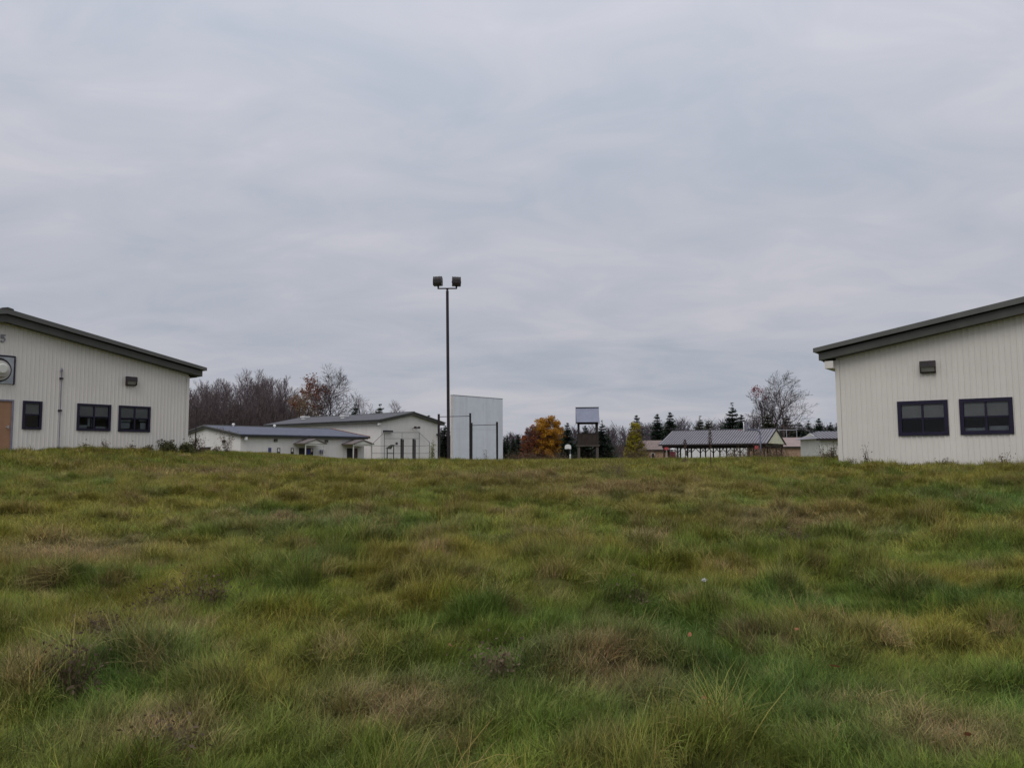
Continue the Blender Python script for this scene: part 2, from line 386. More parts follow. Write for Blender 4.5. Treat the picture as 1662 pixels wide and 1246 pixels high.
def soilmat():
    S = bpy.data.materials.new('meadow_soil'); S.use_nodes = True; t = S.node_tree; b = t.nodes['Principled BSDF']
    b.inputs['Roughness'].default_value = 0.95; b.inputs['Specular IOR Level'].default_value = 0.1
    a = N(t, 'ShaderNodeAttribute', attribute_name='gcol')
    g = N(t, 'ShaderNodeNewGeometry'); n = N(t, 'ShaderNodeTexNoise'); n.inputs['Scale'].default_value = 9; n.inputs['Detail'].default_value = 8; n.inputs['Roughness'].default_value = 0.7
    t.links.new(g.outputs['Position'], n.inputs['Vector'])
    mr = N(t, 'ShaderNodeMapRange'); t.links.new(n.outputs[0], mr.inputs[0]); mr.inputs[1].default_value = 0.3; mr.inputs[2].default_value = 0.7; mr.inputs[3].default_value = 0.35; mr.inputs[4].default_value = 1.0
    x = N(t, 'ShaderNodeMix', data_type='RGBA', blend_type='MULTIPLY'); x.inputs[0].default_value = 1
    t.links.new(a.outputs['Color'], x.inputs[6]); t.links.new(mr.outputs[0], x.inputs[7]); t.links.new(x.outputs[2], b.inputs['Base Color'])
    return S
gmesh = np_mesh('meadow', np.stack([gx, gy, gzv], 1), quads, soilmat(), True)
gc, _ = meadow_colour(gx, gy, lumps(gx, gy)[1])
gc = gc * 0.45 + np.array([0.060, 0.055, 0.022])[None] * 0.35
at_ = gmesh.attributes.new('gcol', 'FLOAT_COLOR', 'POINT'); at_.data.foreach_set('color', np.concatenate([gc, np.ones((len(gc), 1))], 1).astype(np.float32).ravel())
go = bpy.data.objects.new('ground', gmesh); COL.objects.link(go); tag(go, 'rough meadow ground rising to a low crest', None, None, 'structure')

# ------------------------------------------------------------------ buildings
def wall_mesh(P0, P1, zb, top, openings=(), pitch=0.16, depth=0.015):
    """ribbed metal siding with real openings: (s0, s1, z0, z1)"""
    P0 = Vector((*P0, 0)); P1 = Vector((*P1, 0)); L = (P1 - P0).length; d = (P1 - P0) / L; n = Vector((d.y, -d.x, 0))
    prof = []; s = 0.0
    while s < L:
        for ds, dep in ((0, 0), (0.60, 0), (0.68, 1), (0.90, 1)):
            if s + ds * pitch < L: prof.append((s + ds * pitch, dep * depth))
        s += pitch
    prof.append((L, 0.0))
    ss = [p[0] for p in prof]; dd = [p[1] for p in prof]
    for o in openings:
        for q in o[:2]:
            if 0 < q < L:
                k = np.searchsorted(ss, q)
                if abs(ss[min(k, len(ss) - 1)] - q) > 1e-4:
                    dv = float(np.interp(q, ss, dd)); ss.insert(k, q); dd.insert(k, dv)
    V = []; Fc = []
    def pt(s, z, dep): p = P0 + d * s + n * dep; return (p.x, p.y, z)
    for a in range(len(ss) - 1):
        s0, s1 = ss[a], ss[a + 1]; mid = (s0 + s1) / 2
        spans = [(None, None)]; cuts = sorted([(o[2], o[3]) for o in openings if o[0] < mid < o[1]])
        lo = zb; parts = []
        for z0, z1 in cuts:
            if z0 > lo + 1e-4: parts.append(((lo, lo), (z0, z0)))
            lo = z1
        parts.append(((lo, lo), (top(s0), top(s1))))
        for (a0, a1), (b0, b1) in parts:
            i = len(V); V += [pt(s0, a0, dd[a]), pt(s1, a1, dd[a + 1]), pt(s1, b1, dd[a + 1]), pt(s0, b0, dd[a])]
            Fc.append([i, i + 1, i + 2, i + 3])
    return V, Fc

def make_window(parent, wf, s0, s1, z0, z1, cols=2, split=0.5, fr=0.085, blind=True, pale_sheets=()):
    """dark frame with mullions; panes, blinds and pale rectangles are sub-parts. wf = (origin, along, inward)"""
    o, ex, ey = wf; w = s1 - s0; h = z1 - z0; zm = z0 + h * split
    f = MB(o, ex, ey)
    f.box(s0 - .015, s0 + fr, -0.045, 0.08, z0 - .015, z1 + .015); f.box(s1 - fr, s1 + .015, -0.045, 0.08, z0 - .015, z1 + .015)
    f.box(s0 + fr, s1 - fr, -0.043, 0.08, z1 - fr, z1 + .015); f.box(s0 + fr, s1 - fr, -0.060, 0.08, z0 - .015, z0 + fr)
    cw = w - 2 * fr
    for k in range(1, cols):
        x = s0 + fr + cw * k / cols; f.box(x - .028, x + .028, -0.028, 0.06, z0 + fr, z1 - fr)
    f.box(s0 + fr, s1 - fr, -0.024, 0.06, zm - .024, zm + .024)
    F = f.build('window', M['navy'], parent)
    for k in range(cols):
        a = s0 + fr + cw * k / cols; b = s0 + fr + cw * (k + 1) / cols
        for za, zb_ in ((z0 + fr, zm), (zm, z1 - fr)):
            MB(o, ex, ey).box(a, b, 0.010, 0.018, za, zb_).build('pane', M['glass'], F)
        if blind:
            MB(o, ex, ey).box(a + .01, b - .01, 0.022 + .004 * k, 0.025 + .004 * k, zm + random.uniform(-.03, .02), z1 - fr).build('blind', M['blind'], F)
    for (a, b, za, zb_) in pale_sheets:
        MB(o, ex, ey).box(s0 + a * w, s0 + b * w, 0.12, 0.126, z0 + za * h, z0 + zb_ * h).build('pale_sheet', M['pale_flat'], F)  # flat pale rectangles set behind the lower panes
    return F

def wall_pack(parent, wf, s, z, w=0.45, h=0.38):
    o, ex, ey = wf; x0, x1 = s - w / 2, s + w / 2
    b = MB(o, ex, ey)
    b.box(x0 + .01, x1 - .01, -0.05, 0.02, z, z + h, 0.01)
    b.prism_x([(-0.05, z + h * .48), (-0.22, z + h * .48), (-0.20, z + h * .93), (-0.17, z + h), (-0.05, z + h)], x0, x1)
    b.prism_x([(-0.05, z), (-0.10, z), (-0.11, z + h * .10), (-0.05, z + h * .10)], x0, x1)
    b.box(x0, x0 + .025, -0.19, -0.05, z + h * .06, z + h * .48); b.box(x1 - .025, x1, -0.19, -0.05, z + h * .06, z + h * .48)
    B = b.build('wall_light', M['bronze'], parent)
    MB(o, ex, ey).prism_x([(-0.05, z + h * .11), (-0.11, z + h * .11), (-0.19, z + h * .47), (-0.05, z + h * .47)], x0 + .03, x1 - .03).build('lens', M['lens'], B)
    return B

def gable_building(name, O, rz, x0, x1, L, wh, slope, label, group=None, front_open=(), side_open=(), pitch=0.16, oh=0.36, eave=0.6, roof='roof_grey', siding='siding', ft=0.47, cat='building', left_open=()):
    """gable front on local y = 0, body along +y, base at z = 0"""
    root = empty(name, O, rz, label, cat, group)
    W = x1 - x0; xm = (x0 + x1) / 2
    gt = lambda s: wh + slope * min(s, W - s) + 0.05
    st = lambda s: wh + 0.02
    wv, wf_ = [], []
    for P0, P1, top, op in (((x0, 0), (x1, 0), gt, front_open), ((x1, 0), (x1, L), st, side_open), ((x1, L), (x0, L), gt, ()), ((x0, L), (x0, 0), st, left_open)):
        segs = [((P0, P1), top)]
        V, Fc = wall_mesh(P0, P1, -0.5, top, op, pitch)
        k = len(wv); wv += V; wf_ += [[a + k for a in q] for q in Fc]
    link_mesh('wall', wv, wf_, M[siding], root)
    MB().box(x0 + .12, x1 - .12, .12, L - .12, -0.5, 0.02).build('floor_slab', M['inside'], root)
    rt = wh + ft                                    # roof top above the wall corner
    zt = lambda x: rt + slope * (W / 2 - abs(x - xm))
    a, b = x0 - eave, x1 + eave
    th = 0.17
    r = MB()
    r.prism_y([(a, zt(a)), (a, zt(a) - th * .75), (xm, zt(xm) - th), (b, zt(b) - th * .75), (b, zt(b)), (xm, zt(xm))], -oh - 0.10, L + oh + 0.10)
    R_ = r.build('roof', M[roof], root)
    for y0, y1 in ((-oh - 0.125, -oh - 0.101), (L + oh + .101, L + oh + .125)):      # metal edge strip on each rake
        t = MB()
        t.prism_y([(a - .015, zt(a) + .012), (a - .015, zt(a) - th * .78), (xm, zt(xm) - th * 1.02), (xm, zt(xm) + .014)], y0, y1)
        t.prism_y([(xm, zt(xm) + .014), (xm, zt(xm) - th * 1.02), (b + .015, zt(b) - th * .78), (b + .015, zt(b) + .012)], y0, y1)
        t.build('edge_trim', M['trim'], R_)
    c = MB(); c.prism_y([(xm - .22, zt(xm) - .02), (xm - .20, zt(xm) + .03), (xm, zt(xm) + .075), (xm + .20, zt(xm) + .03), (xm + .22, zt(xm) - .02)], -oh - .13, L + oh + .13)
    c.build('ridge_cap', M['fascia'], R_)
    fz0, fz1 = ft + .0, th + .015
    f = MB(); af, bf = x0 - eave + .13, x1 + eave - .13
    for y0, y1 in ((-oh, -oh + .05), (L + oh - .05, L + oh)):
        f.prism_y([(af, zt(af) - fz1), (af, zt(af) - fz0 * .9), (xm, zt(xm) - fz0), (xm, zt(xm) - fz1)], y0, y1)
        f.prism_y([(xm, zt(xm) - fz1), (xm, zt(xm) - fz0), (bf, zt(bf) - fz0 * .9), (bf, zt(bf) - fz1)], y0, y1)
    f.box(af + .01, af + .05, -oh + .05, L + oh - .05, zt(af) - fz0 * .88, zt(af) - fz1); f.box(bf - .05, bf - .01, -oh + .05, L + oh - .05, zt(bf) - fz0 * .88, zt(bf) - fz1)
    f.build('fascia', M['fascia'], root)
    s = MB()                                        # soffit
    for y0, y1 in ((-oh + .05, -.001), (L + .001, L + oh - .05)):
        s.prism_y([(af + .05, zt(af) - fz0 + .04), (xm, zt(xm) - fz0 + .03), (xm, zt(xm) - fz0 + .05), (af + .05, zt(af) - fz0 + .06)], y0, y1)
        s.prism_y([(xm, zt(xm) - fz0 + .03), (bf - .05, zt(bf) - fz0 + .04), (bf - .05, zt(bf) - fz0 + .06), (xm, zt(xm) - fz0 + .05)], y0, y1)
    s.box(af + .05, x0 - .025, 0.01, L - .01, wh - .06, wh - .03); s.box(x1 + .025, bf - .05, 0.01, L - .01, wh - .06, wh - .03)
    s.build('soffit', M['fascia'], root)
    return root, zt

LZ, RZ = 1.88, 1.30
fr_ = ((0, 0, 0), (1, 0, 0), (0, 1, 0))
# left hall: gable wall direction 37 degrees off the line of sight; local x is measured from its visible corner
lw = [(-6.95, -6.27, 0.99, 2.06), (-4.89, -3.53, 0.99, 2.06), (-3.17, -1.79, 0.99, 2.06)]
ld = (-8.25, -7.31, 0.0, 2.06)
W_L = 15.7
lop = [(a + W_L, b + W_L, z0, z1) for a, b, z0, z1 in lw + [ld]]
# openings mirrored beyond the frame's edge
lop += [(W_L - 7.85 - 5.2, W_L - 7.85 - 3.8, .99, 2.06)]
hall, _ = gable_building('metal_hall', (-14.68, 37.57, LZ), rad(53), -W_L, 0, 26, 3.58, 0.180,
    'cream ribbed metal hall with brown door, exhaust fan and number 5 on its gable', None, lop)
for i, w in enumerate(lw):
    make_window(hall, fr_, *w, cols=1 if i == 0 else 2, split=0.52, fr=0.075,
        pale_sheets=[()] and ([] if i == 0 else ([(.36, .43, .15, .46), (.48, .54, .12, .46), (.06, .34, .09, .2), (.6, .9, .09, .16)] if i == 1 else [(.12, .40, .12, .34), (.10, .44, .38, .46), (.74, .92, .10, .36), (.70, .92, .42, .47)])))
make_window(hall, fr_, -13.05, -11.65, .99, 2.06, fr=0.075)
d_ = MB().box(ld[0] + .05, ld[1] - .045, 0.01, 0.06, 0.02, 2.02).build('door', M['door'], hall)
h_ = MB().box(-7.475, -7.425, -0.015, 0.012, 0.98, 1.10).tube((-7.45, -.012, 1.04), (-7.45, -.06, 1.04), .012)
h_.tube((-7.44, -.06, 1.04), (-7.56, -.06, 1.04), .011); h_.build('door_handle', M['steel'], d_)
fm = MB().box(ld[0] - .02, ld[0] + .05, -.03, .08, 0, 2.08).box(ld[1] - .045, ld[1] + .02, -.03, .08, 0, 2.08).box(ld[0] + .05, ld[1] - .045, -.03, .08, 2.02, 2.08)
fm.build('door_frame', M['conduit'], hall)
wall_pack(hall, fr_, -2.735, 2.93)
# vertical conduit with clamps and a lightning cap
p = MB().tube((-5.58, -.075, -.3), (-5.60, -.075, 3.30), .020)
P_ = p.build('conduit_pipe', M['conduit'], hall)
MB().tube((-5.60, -.075, 3.30), (-5.60, -.075, 3.36), .045, .045).tube((-5.60, -.075, 3.36), (-5.60, -.075, 3.46), .045, .008).build('pipe_cap', M['conduit'], P_)
for z in (1.75, 3.03): MB().box(-5.66, -5.53, -.10, 0.0, z - .03, z + .03).build('pipe_clamp', M['dark_paint'], P_)
# wall exhaust: flashing plate, hood ring and capped duct
ex = MB().box(-8.67, -7.37, -.060, .0, 2.68, 3.73).build('vent_plate', M['galv'], hall)
MB().box(-7.37, -7.32, -.075, .01, 2.66, 3.75).box(-8.67, -7.37, -.075, -.061, 3.70, 3.76).build('plate_flashing', M['navy'], ex)
MB().tube((-7.90, -.06, 3.19), (-7.90, -.11, 3.19), .46, .44, 28).build('fan_ring', M['dark_paint'], ex, False)
MB().tube((-7.89, -.11, 3.17), (-7.89, -.14, 3.17), .38, .38, 28).tube((-7.89, -.14, 3.19), (-7.88, -.30, 3.20), .30, .27, 28).build('fan_cowl', M['duct'], ex, False)
MB().tube((-7.88, -.30, 3.21), (-7.88, -.36, 3.21), .215, .21, 24).tube((-7.88, -.36, 3.21), (-7.88, -.40, 3.21), .21, .15, 24).build('duct_cap', M['offwhite'], ex, False)
# the figure 5, cut as a flat plate letter
def arc(cx_, cz_, r, a0, a1, n=10): return [(cx_ + r * math.cos(a0 + (a1 - a0) * k / n), cz_ + r * math.sin(a0 + (a1 - a0) * k / n)) for k in range(n + 1)]
five = MB(); fx0, fz_ = -7.90, 4.26
five.box(fx0 + .03, fx0 + .20, -.05, -.022, fz_ + .245, fz_ + .285); five.box(fx0 + .03, fx0 + .07, -.05, -.022, fz_ + .13, fz_ + .245)
oa = arc(fx0 + .10, fz_ + .095, .10, rad(125), rad(-150), 14); ia = arc(fx0 + .10, fz_ + .095, .060, rad(125), rad(-150), 14)
for k in range(14): five.prism_y([oa[k], oa[k + 1], ia[k + 1], ia[k]], -.05, -.022)
five.build('number_five', M['conduit'], hall)

# right hall
rw = [(1.85, 3.275, 0.99, 2.065), (3.62, 5.02, 0.99, 2.065), (10.6, 12.0, .99, 2.065)]
hall2, zt2 = gable_building('metal_hall', (10.92, 27.84, RZ), rad(-35), 0, 15.7, 26, 3.58, 0.172,
    'cream ribbed metal hall with two dark windows and a boxed eave corner, no door', None, [(a, b, z0, z1) for a, b, z0, z1 in rw])
for i, w in enumerate(rw):
    make_window(hall2, fr_, *w, fr=0.10, split=0.49, pale_sheets=[(.08, .46, .10, .18), (.54, .9, .10, .22)] if i == 1 else [])
mk = MB().tube((4.20, .045, 1.70), (4.20, .040, 1.70), .045, .045, 10).build('red_sticker', M['red'], hall2)
wall_pack(hall2, fr_, 2.795, 2.94)
MB().box(-.30, -.03, -.31, 24.9, 3.27, 3.515).build('eave_box', M['siding'], hall2)
MB().box(-.04, .10, -.030, -.021, -.3, 3.55).box(-.040, -.026, -.021, .12, -.3, 3.55).build('corner_trim', M['siding'], hall2)
MB().box(-.10, .04, -.030, -.021, -.3, 3.55).box(.026, .040, -.021, .12, -.3, 3.55).build('corner_trim', M['siding'], hall)

# low hall behind, its long side and near gable in view
lz = 1.30; LL = 21.5
sop = [(15.95, 17.15, 0, 2.1)]
low, zl = gable_building('low_hall', (-37.5, 115, lz), math.atan2(-.66, .75), -19, 0, LL, 3.58, 0.150,
    'long low white hall with slate blue roof and two porches', None, pitch=0.5, roof='roof_slate', siding='siding_far', eave=0.7)
sf = ((0, 0, 0), (0, 1, 0), (-1, 0, 0))            # frame of its long wall: along +y, inward -x
def flat_window(parent, wf, s0, s1, z0, z1, m='navy', name='window', pane=True):
    o, ex_, ey_ = wf
    w = MB(o, ex_, ey_); w.box(s0, s0 + .09, -.06, 0.02, z0, z1).box(s1 - .09, s1, -.06, .02, z0, z1).box(s0 + .09, s1 - .09, -.06, .02, z0, z0 + .09).box(s0 + .09, s1 - .09, -.06, .02, z1 - .09, z1)
    w.box(s0 + .09, s1 - .09, -.05, .02, (z0 + z1) / 2 - .03, (z0 + z1) / 2 + .03)
    wo = w.build(name, M[m], parent)
    if pane:
        MB(o, ex_, ey_).box(s0 + .09, s1 - .09, -.034, .0, z0 + .09, (z0 + z1) / 2 - .03).build('pane', M['dark_paint'], wo)
        MB(o, ex_, ey_).box(s0 + .09, s1 - .09, -.034, .0, (z0 + z1) / 2 + .03, z1 - .09).build('pane', M['blind'], wo)
    return wo
def wall_s(px, c, d):
    """along-wall distance where a pixel column meets the wall line c + d*s"""
    r = ray(px, 720); k = r.x / r.y
    return (k * c[1] - c[0]) / (d[0] - k * d[1])
LC, LD = (-37.5, 115), (.66, .75)
q = lambda px: wall_s(px, LC, LD)
dd_ = MB(*sf).box(q(435.3), q(440.2), -.06, .02, 0.0, 2.12).build('door', M['bluedoor'], low)
for a, b in ((449.8, 454.6), (472, 476.6), (503.5, 508)): flat_window(low, sf, q(a), q(b), 0.95, 2.10)
MB(*sf).box(q(499.0), q(502.2), -.09, .02, 1.15, 1.90).build('blue_sign', M['blue'], low)
for a in (446.8, 529): wall_pack(low, sf, q(a), 2.95, 0.5, 0.4)
for a in (518.8, 522.6): MB(*sf).box(q(a), q(a + 2.6), -.35, .02, 1.35, 1.85).build('meter_box', M['conduit'], low)
MB(*sf).box(q(394.2), q(397.2), -.7, -.3, 3.15, 3.55).build('downspout_head', M['white'], low)
gf = ((0, 0, 0), (1, 0, 0), (0, 1, 0))
GD = (.75, -.66)
g = lambda px: wall_s(px, LC, GD)
flat_window(low, gf, g(345.2), g(349.8), .9, 2.0)
MB(*gf).box(g(329), g(341.5), -.4, .02, -.3, 2.15).build('brick_bay', M['brick_dark'], low)
MB(*gf).box(g(328), g(342.5), -.5, .02, 2.15, 2.30).build('bay_cap', M['fascia'], low)
wall_pack(low, gf, g(364.5), 2.85, .5, .4)
MB(*gf).tube((g(376), -.06, 0), (g(376), -.06, 3.9), .05).build('downpipe', M['blind'], low)
for px, w in ((378, .45), (445, .55)):            # pale roof vents
    s = wall_s(px, (-37.5 - .75 * 9.0, 115 + .66 * 9.0), LD); zz = zl(-9.0)
    v = MB().tube((-9.0, s, zz - .1), (-9.0, s, zz + .22), .13, .13, 12).tube((-9.0, s, zz + .22), (-9.0, s, zz + .46), .25, .15, 12)
    v.build('roof_vent', M['white'], low)
# rust coloured rake at the far end
xm = -9.5
MB().prism_y([(xm, zl(xm) + .10), (xm, zl(xm) - .22), (.74, zl(.74) - .30), (.74, zl(.74) + .07)], LL + .49, LL + .60).build('rake_trim', M['rust'], low)
def porch(px0, px1):
    s0, s1 = q(px0), q(px1); sm = (s0 + s1) / 2; o, ex_, ey_ = sf; D = 2.6
    def fb(): return MB(o, ex_, ey_)
    zr, ze = 3.42, 2.78
    r = fb().prism_y([(s0 - .25, ze), (s0 - .25, ze - .12), (sm, zr - .12), (s1 + .25, ze - .12), (s1 + .25, ze), (sm, zr)], -D - .2, -.02)
    Pp = r.build('porch_roof', M['porch_roof'], low)
    fb().prism_y([(s0 + .02, ze - .10), (s1 - .02, ze - .10), (sm, zr - .14)], -D - .06, -D).build('porch_gable', M['offwhite'], Pp)
    fb().box(s0 + .05, s1 - .05, -D + .02, -D + .16, ze - .34, ze - .13).build('porch_beam', M['offwhite'], Pp)
    for s in (s0 + .12, s1 - .12): fb().box(s - .06, s + .06, -D + .03, -D + .15, 0, ze - .34).build('porch_post', M['offwhite'], Pp)
    dw = fb().box(sm - 1.0, sm - .04, -.07, .02, 0, 2.12).build('door', M['dark_paint'], low)
    fb().box(sm + .04, sm + 1.0, -.07, .02, 0, 2.12).build('door', M['brick_dark'], low)
porch(478.5, 510.5); porch(556, 587)

# gymnasium behind it
gy_o = (-22.13, 140, 1.30)
gym, zg = gable_building('gymnasium', gy_o, math.atan2(.8, .6), 0, 14.9, 30, 6.62, 0.195,
    'tall white metal hall with dark grey roof behind the low hall', None, pitch=0.6, siding='siding_far', eave=0.9, oh=0.5, ft=0.6)
wf2 = ((0, 0, 0), (1, 0, 0), (0, 1, 0)); GG = (.6, .8)
k2 = lambda px: wall_s(px, gy_o, GG)
for px, z, w in ((628, 4.95, 1.9),): MB().box(k2(px) - w / 2, k2(px) + w / 2, -.5, .0, z, z + .32).build('wall_canopy', M['dark_paint'], gym)
MB().box(k2(708), k2(714) + .5, -.5, .0, 4.7, 4.95).build('wall_canopy', M['dark_paint'], gym)
for px in (669.2, 674.8):
    lx = k2(px)
    f_ = MB().bar((lx, 0, 5.75), (lx, -.55, 5.95), .08, .08); f_.box(lx - .17, lx + .17, -.95, -.5, 5.75, 6.10, .05); f_.build('floodlight', M['bronze'], gym)
MB().box(k2(642.0), k2(643.6), -.3, .0, 2.9, 3.3).build('wall_bell', M['bronze'], gym)
MB().box(-.62, -.2, -.30, .1, 6.15, 6.7).build('downspout_head', M['white'], gym)
for x, y, s in ((5.2, 26, 1.0), (3.5, 13, 0.9)):
    MB().box(x - s / 2, x + s / 2, y - s / 2, y + s / 2, zg(x) - .3, zg(x) + .25).box(x - s * .65, x + s * .65, y - s * .65, y + s * .65, zg(x) + .25, zg(x) + .5).build('roof_vent', M['white'], gym)
an = MB().tube((6.6, 3, zg(6.6) - .1), (6.6, 3, zg(6.6) + 2.3), .03, .02, 6)
for z, w in ((1.4, .5), (1.75, .75), (2.1, .6)): an.tube((6.6 - w, 3 - .2, zg(6.6) + z), (6.6 + w, 3 + .2, zg(6.6) + z), .014, .014, 4)
an.build('antenna', M['galv'], gym)

# ------------------------------------------------------------------ playing-field structures
# floodlight pole
pb = at(728.3, 743, 41.0); pz = gz(pb.x, 41.0)
top = at(726, 472, 41.0)
lp = empty('floodlight_pole', (pb.x, 41.0, pz), 0, 'tall slim dark floodlight pole with twin square lamps on a crossarm', 'floodlight')
tx, tz = top.x - pb.x, top.z - pz
MB().box(-.17, .17, -.17, .17, -.3, .04, .02).tube((0, 0, 0), (tx, 0, tz), .078, .070, 16).build('pole', M['pole'], lp, False)
arm = MB().tube((tx, 0, tz), (tx, 0, tz + .10), .035, .035, 10).tube((tx, 0, tz + .04), (tx, 0, tz + .10), .05, .075, 10)
arm.box(tx - .49, tx + .49, -.035, .035, tz + .09, tz + .145)
for s in (-1, 1): arm.tube((tx + s * .455, 0, tz + .14), (tx + s * .455, 0, tz + .24), .036, .036, 10).tube((tx + s * .455, 0, tz + .18), (tx + s * .455, 0, tz + .25), .05, .05, 10)
arm.build('crossarm', M['pole'], lp)
for s in (-1, 1):
    cxl = tx + s * .465 - .01; zb = tz + .25 + (.0 if s < 0 else -.02)
    h = MB((cxl, 0, zb), (math.cos(.12 * s), math.sin(.12 * s), .03 * -s), (-math.sin(.12 * s), math.cos(.12 * s), 0), (0, 0, 1))
    # back of the lamp head: finned, domed housing tilted down over the field, lens on the far side
    h.prism_x([(-.16, .02), (-.20, .12), (-.19, .30), (-.13, .44), (.02, .46), (.16, .40), (.22, .06), (.18, .02)], -.215, .215)
    Hd = h.build('lamp_head', M['bronze'], lp)
    fn = MB(h.o, h.ex, h.ey, h.ez)
    for k in range(6): fn.prism_x([(-.235, .14), (-.225, .32), (-.15, .465), (.0, .475), (.0, .44), (-.12, .42), (-.18, .3), (-.19, .14)], -.20 + k * .076, -.18 + k * .076)
    fn.build('cooling_fins', M['bronze'], Hd)
    fn = MB(h.o, h.ex, h.ey, h.ez).box(-.235, .235, -.06, .06, .17, .25); fn.build('bracket', M['dark_paint'], Hd)
    MB(h.o, h.ex, h.ey, h.ez).prism_x([(.165, .40), (.225, .06), (.235, .065), (.175, .405)], -.19, .19).build('lens', M['lens'], Hd)

# chin-up bars: two heights sharing the middle
Yc = 43.0
def post_xy(px): p_ = at(px, 740, Yc); return p_.x
cbz = gz(post_xy(760), Yc)
ch = empty('chin_up_bars', (post_xy(763), Yc, cbz), 0, 'black wooden posts carrying a high and a lower chin-up bar', 'exercise bars')
def zpx(px, py): return at(px, py, Yc).z - cbz
for px, py, w, dy in ((712.0, 671.8, .112, 0), (763.3, 670.3, .10, .0), (765.6, 686.2, .10, -.13), (807.0, 684.6, .105, -.1)):
    x = post_xy(px) - post_xy(763); zt_ = zpx(px, py)
    b = MB(); b.box(x - w / 2, x + w / 2, dy - w / 2, dy + w / 2, -.5, zt_, .012); b.build('post', M['dark_paint'], ch)
x0, x1, x2, x3 = [post_xy(v) - post_xy(763) for v in (712, 763.3, 765.6, 807)]
MB().tube((x0, 0, zpx(712, 676.3)), (x1, 0, zpx(763, 675.0)), .019, .019, 10).build('high_bar', M['bar_steel'], ch)
MB().tube((x2, -.13, zpx(766, 690.2)), (x3, -.1, zpx(807, 689.0)), .019, .019, 10).build('low_bar', M['bar_steel'], ch)
# dip bars: two pairs of posts, rails running away from the viewer
db = empty('dip_bars', (post_xy(661), Yc, gz(post_xy(661), Yc)), 0, 'pair of short black parallel dip bars on four wooden posts', 'exercise bars')
for px in (651.2, 670.6):
    x = post_xy(px) - post_xy(661); zt_ = zpx(px, 714)
    x2_ = at(px + 3.0, 720, Yc + 1.5).x - post_xy(661)
    for xx, yy in ((x, 0), (x2_, 1.5)): MB().box(xx - .04, xx + .04, yy - .04, yy + .04, -.5, zt_ + .02, .01).build('post', M['dark_paint'], db)
    MB().tube((x, -.15, zt_ + .04), (x2_, 1.65, zt_ + .04), .024, .024, 10).build('rail', M['bar_steel'], db)

# handball wall, panelled
A = at(735.0, 743, 63.6); B = at(816, 743, 68.0)
hd = Vector((B.x - A.x, B.y - A.y, 0)); hl = hd.length; hd.normalize()
wz = gz(A.x, A.y); hh = at(735, 641, 63.6).z - wz
hb = empty('handball_wall', (A.x, A.y, wz), math.atan2(hd.y, hd.x), 'tall free-standing pale handball wall of flat weathered panels', 'wall')
MB().box(0, hl, .0, .24, -.4, hh - .01).build('core', M['panel_edge'], hb)
nc, nr = 5, 2
for c_ in range(nc):
    for r_ in range(nr):
        MB().box(hl * c_ / nc + .004, hl * (c_ + 1) / nc - .004, -.020 - random.uniform(0, .003), -.001, (-.4 if r_ == 0 else hh * .5 + .004), (hh * .5 - .004 if r_ == 0 else hh - .03)).build('panel', M['panel_white'], hb)
MB().box(-.03, hl + .02, -.035, .26, hh - .01, hh + .03).build('cap', M['galv'], hb)
MB().box(-.025, -.001, -.02, .24, -.4, hh - .012).build('end_board', M['panel_edge'], hb)

# watch tower
Yt = 65.0; tcx = at(955, 745, Yt); tz0 = gz(tcx.x, Yt)
tw = empty('watch_tower', (tcx.x, Yt, tz0), rad(-4), 'small dark wooden watch tower with railed deck and pale blue tin roof', 'tower')
zf = lambda py: at(955, py, Yt).z - tz0
hw = .80; zfl, zrl, zev, zrd = zf(723), zf(703.5), zf(685), zf(660.5)
for x in (-hw + .07, hw - .10):
    for y in (0.08, 1.62):
        MB().box(x - .10, x + .10, y - .10, y + .10, -.5, zfl - .05, .01).build('leg', M['wood_post'], tw)
for k in range(8):
    MB().box(-hw - .10, hw + .10, -.10 + k * .235, .12 + k * .235, zfl - .05 , zfl + .045).build('deck_board', M['wood_post'], tw)
for x in (-hw + .07, hw - .10):
    for y in (.06, 1.64): MB().box(x - .085, x + .085, y - .06, y + .06, zfl + .05, zev + .02).build('post', M['wood_dark'], tw)
nb = 6; bh = (zrl - zfl - .06) / nb
for k in range(nb):
    z0 = zfl + .06 + k * bh
    MB().box(-hw, hw, -.035 + random.uniform(-.006, .006), -.005, z0 + .008, z0 + bh - .008).build('rail_board', M['wood'], tw)
    MB().box(-hw, hw, 1.72, 1.75, z0 + .008, z0 + bh - .008).build('rail_board', M['wood'], tw)
    for s in (-1, 1): MB().box(s * (hw + .02) - .015, s * (hw + .02) + .015, .0, 1.71, z0 + .008, z0 + bh - .008).build('rail_board', M['wood'], tw)
MB().box(-hw - .04, hw + .04, -.07, .09, zrl, zrl + .05).build('rail_cap', M['wood_dark'], tw)
MB().box(-hw - .03, hw + .03, -.05, .05, zev - .10, zev + .06).build('roof_beam', M['wood_dark'], tw)
MB().box(-hw - .03, hw + .03, 1.62, 1.72, zev - .10, zev + .06).build('roof_beam', M['wood_dark'], tw)
rw_ = .90
r = MB()
for s in np.arange(-rw_, rw_ - .01, .1):          # corrugated tin, ridge across the view
    for f0, f1, d0, d1 in ((0, .5, 0, .022), (.5, 1, .022, 0)):
        a, b = s + .1 * f0, s + .1 * f1
        r.poly([(a, -.40, zev - .02 + d0), (b, -.40, zev - .02 + d1), (b - .02, .82, zrd + d1), (a - .02, .82, zrd + d0)])
        r.poly([(a - .02, .82, zrd + d0), (b - .02, .82, zrd + d1), (b, 2.1, zev - .02 + d1), (a, 2.1, zev - .02 + d0)])
Rf = r.build('roof', M['tin'], tw)
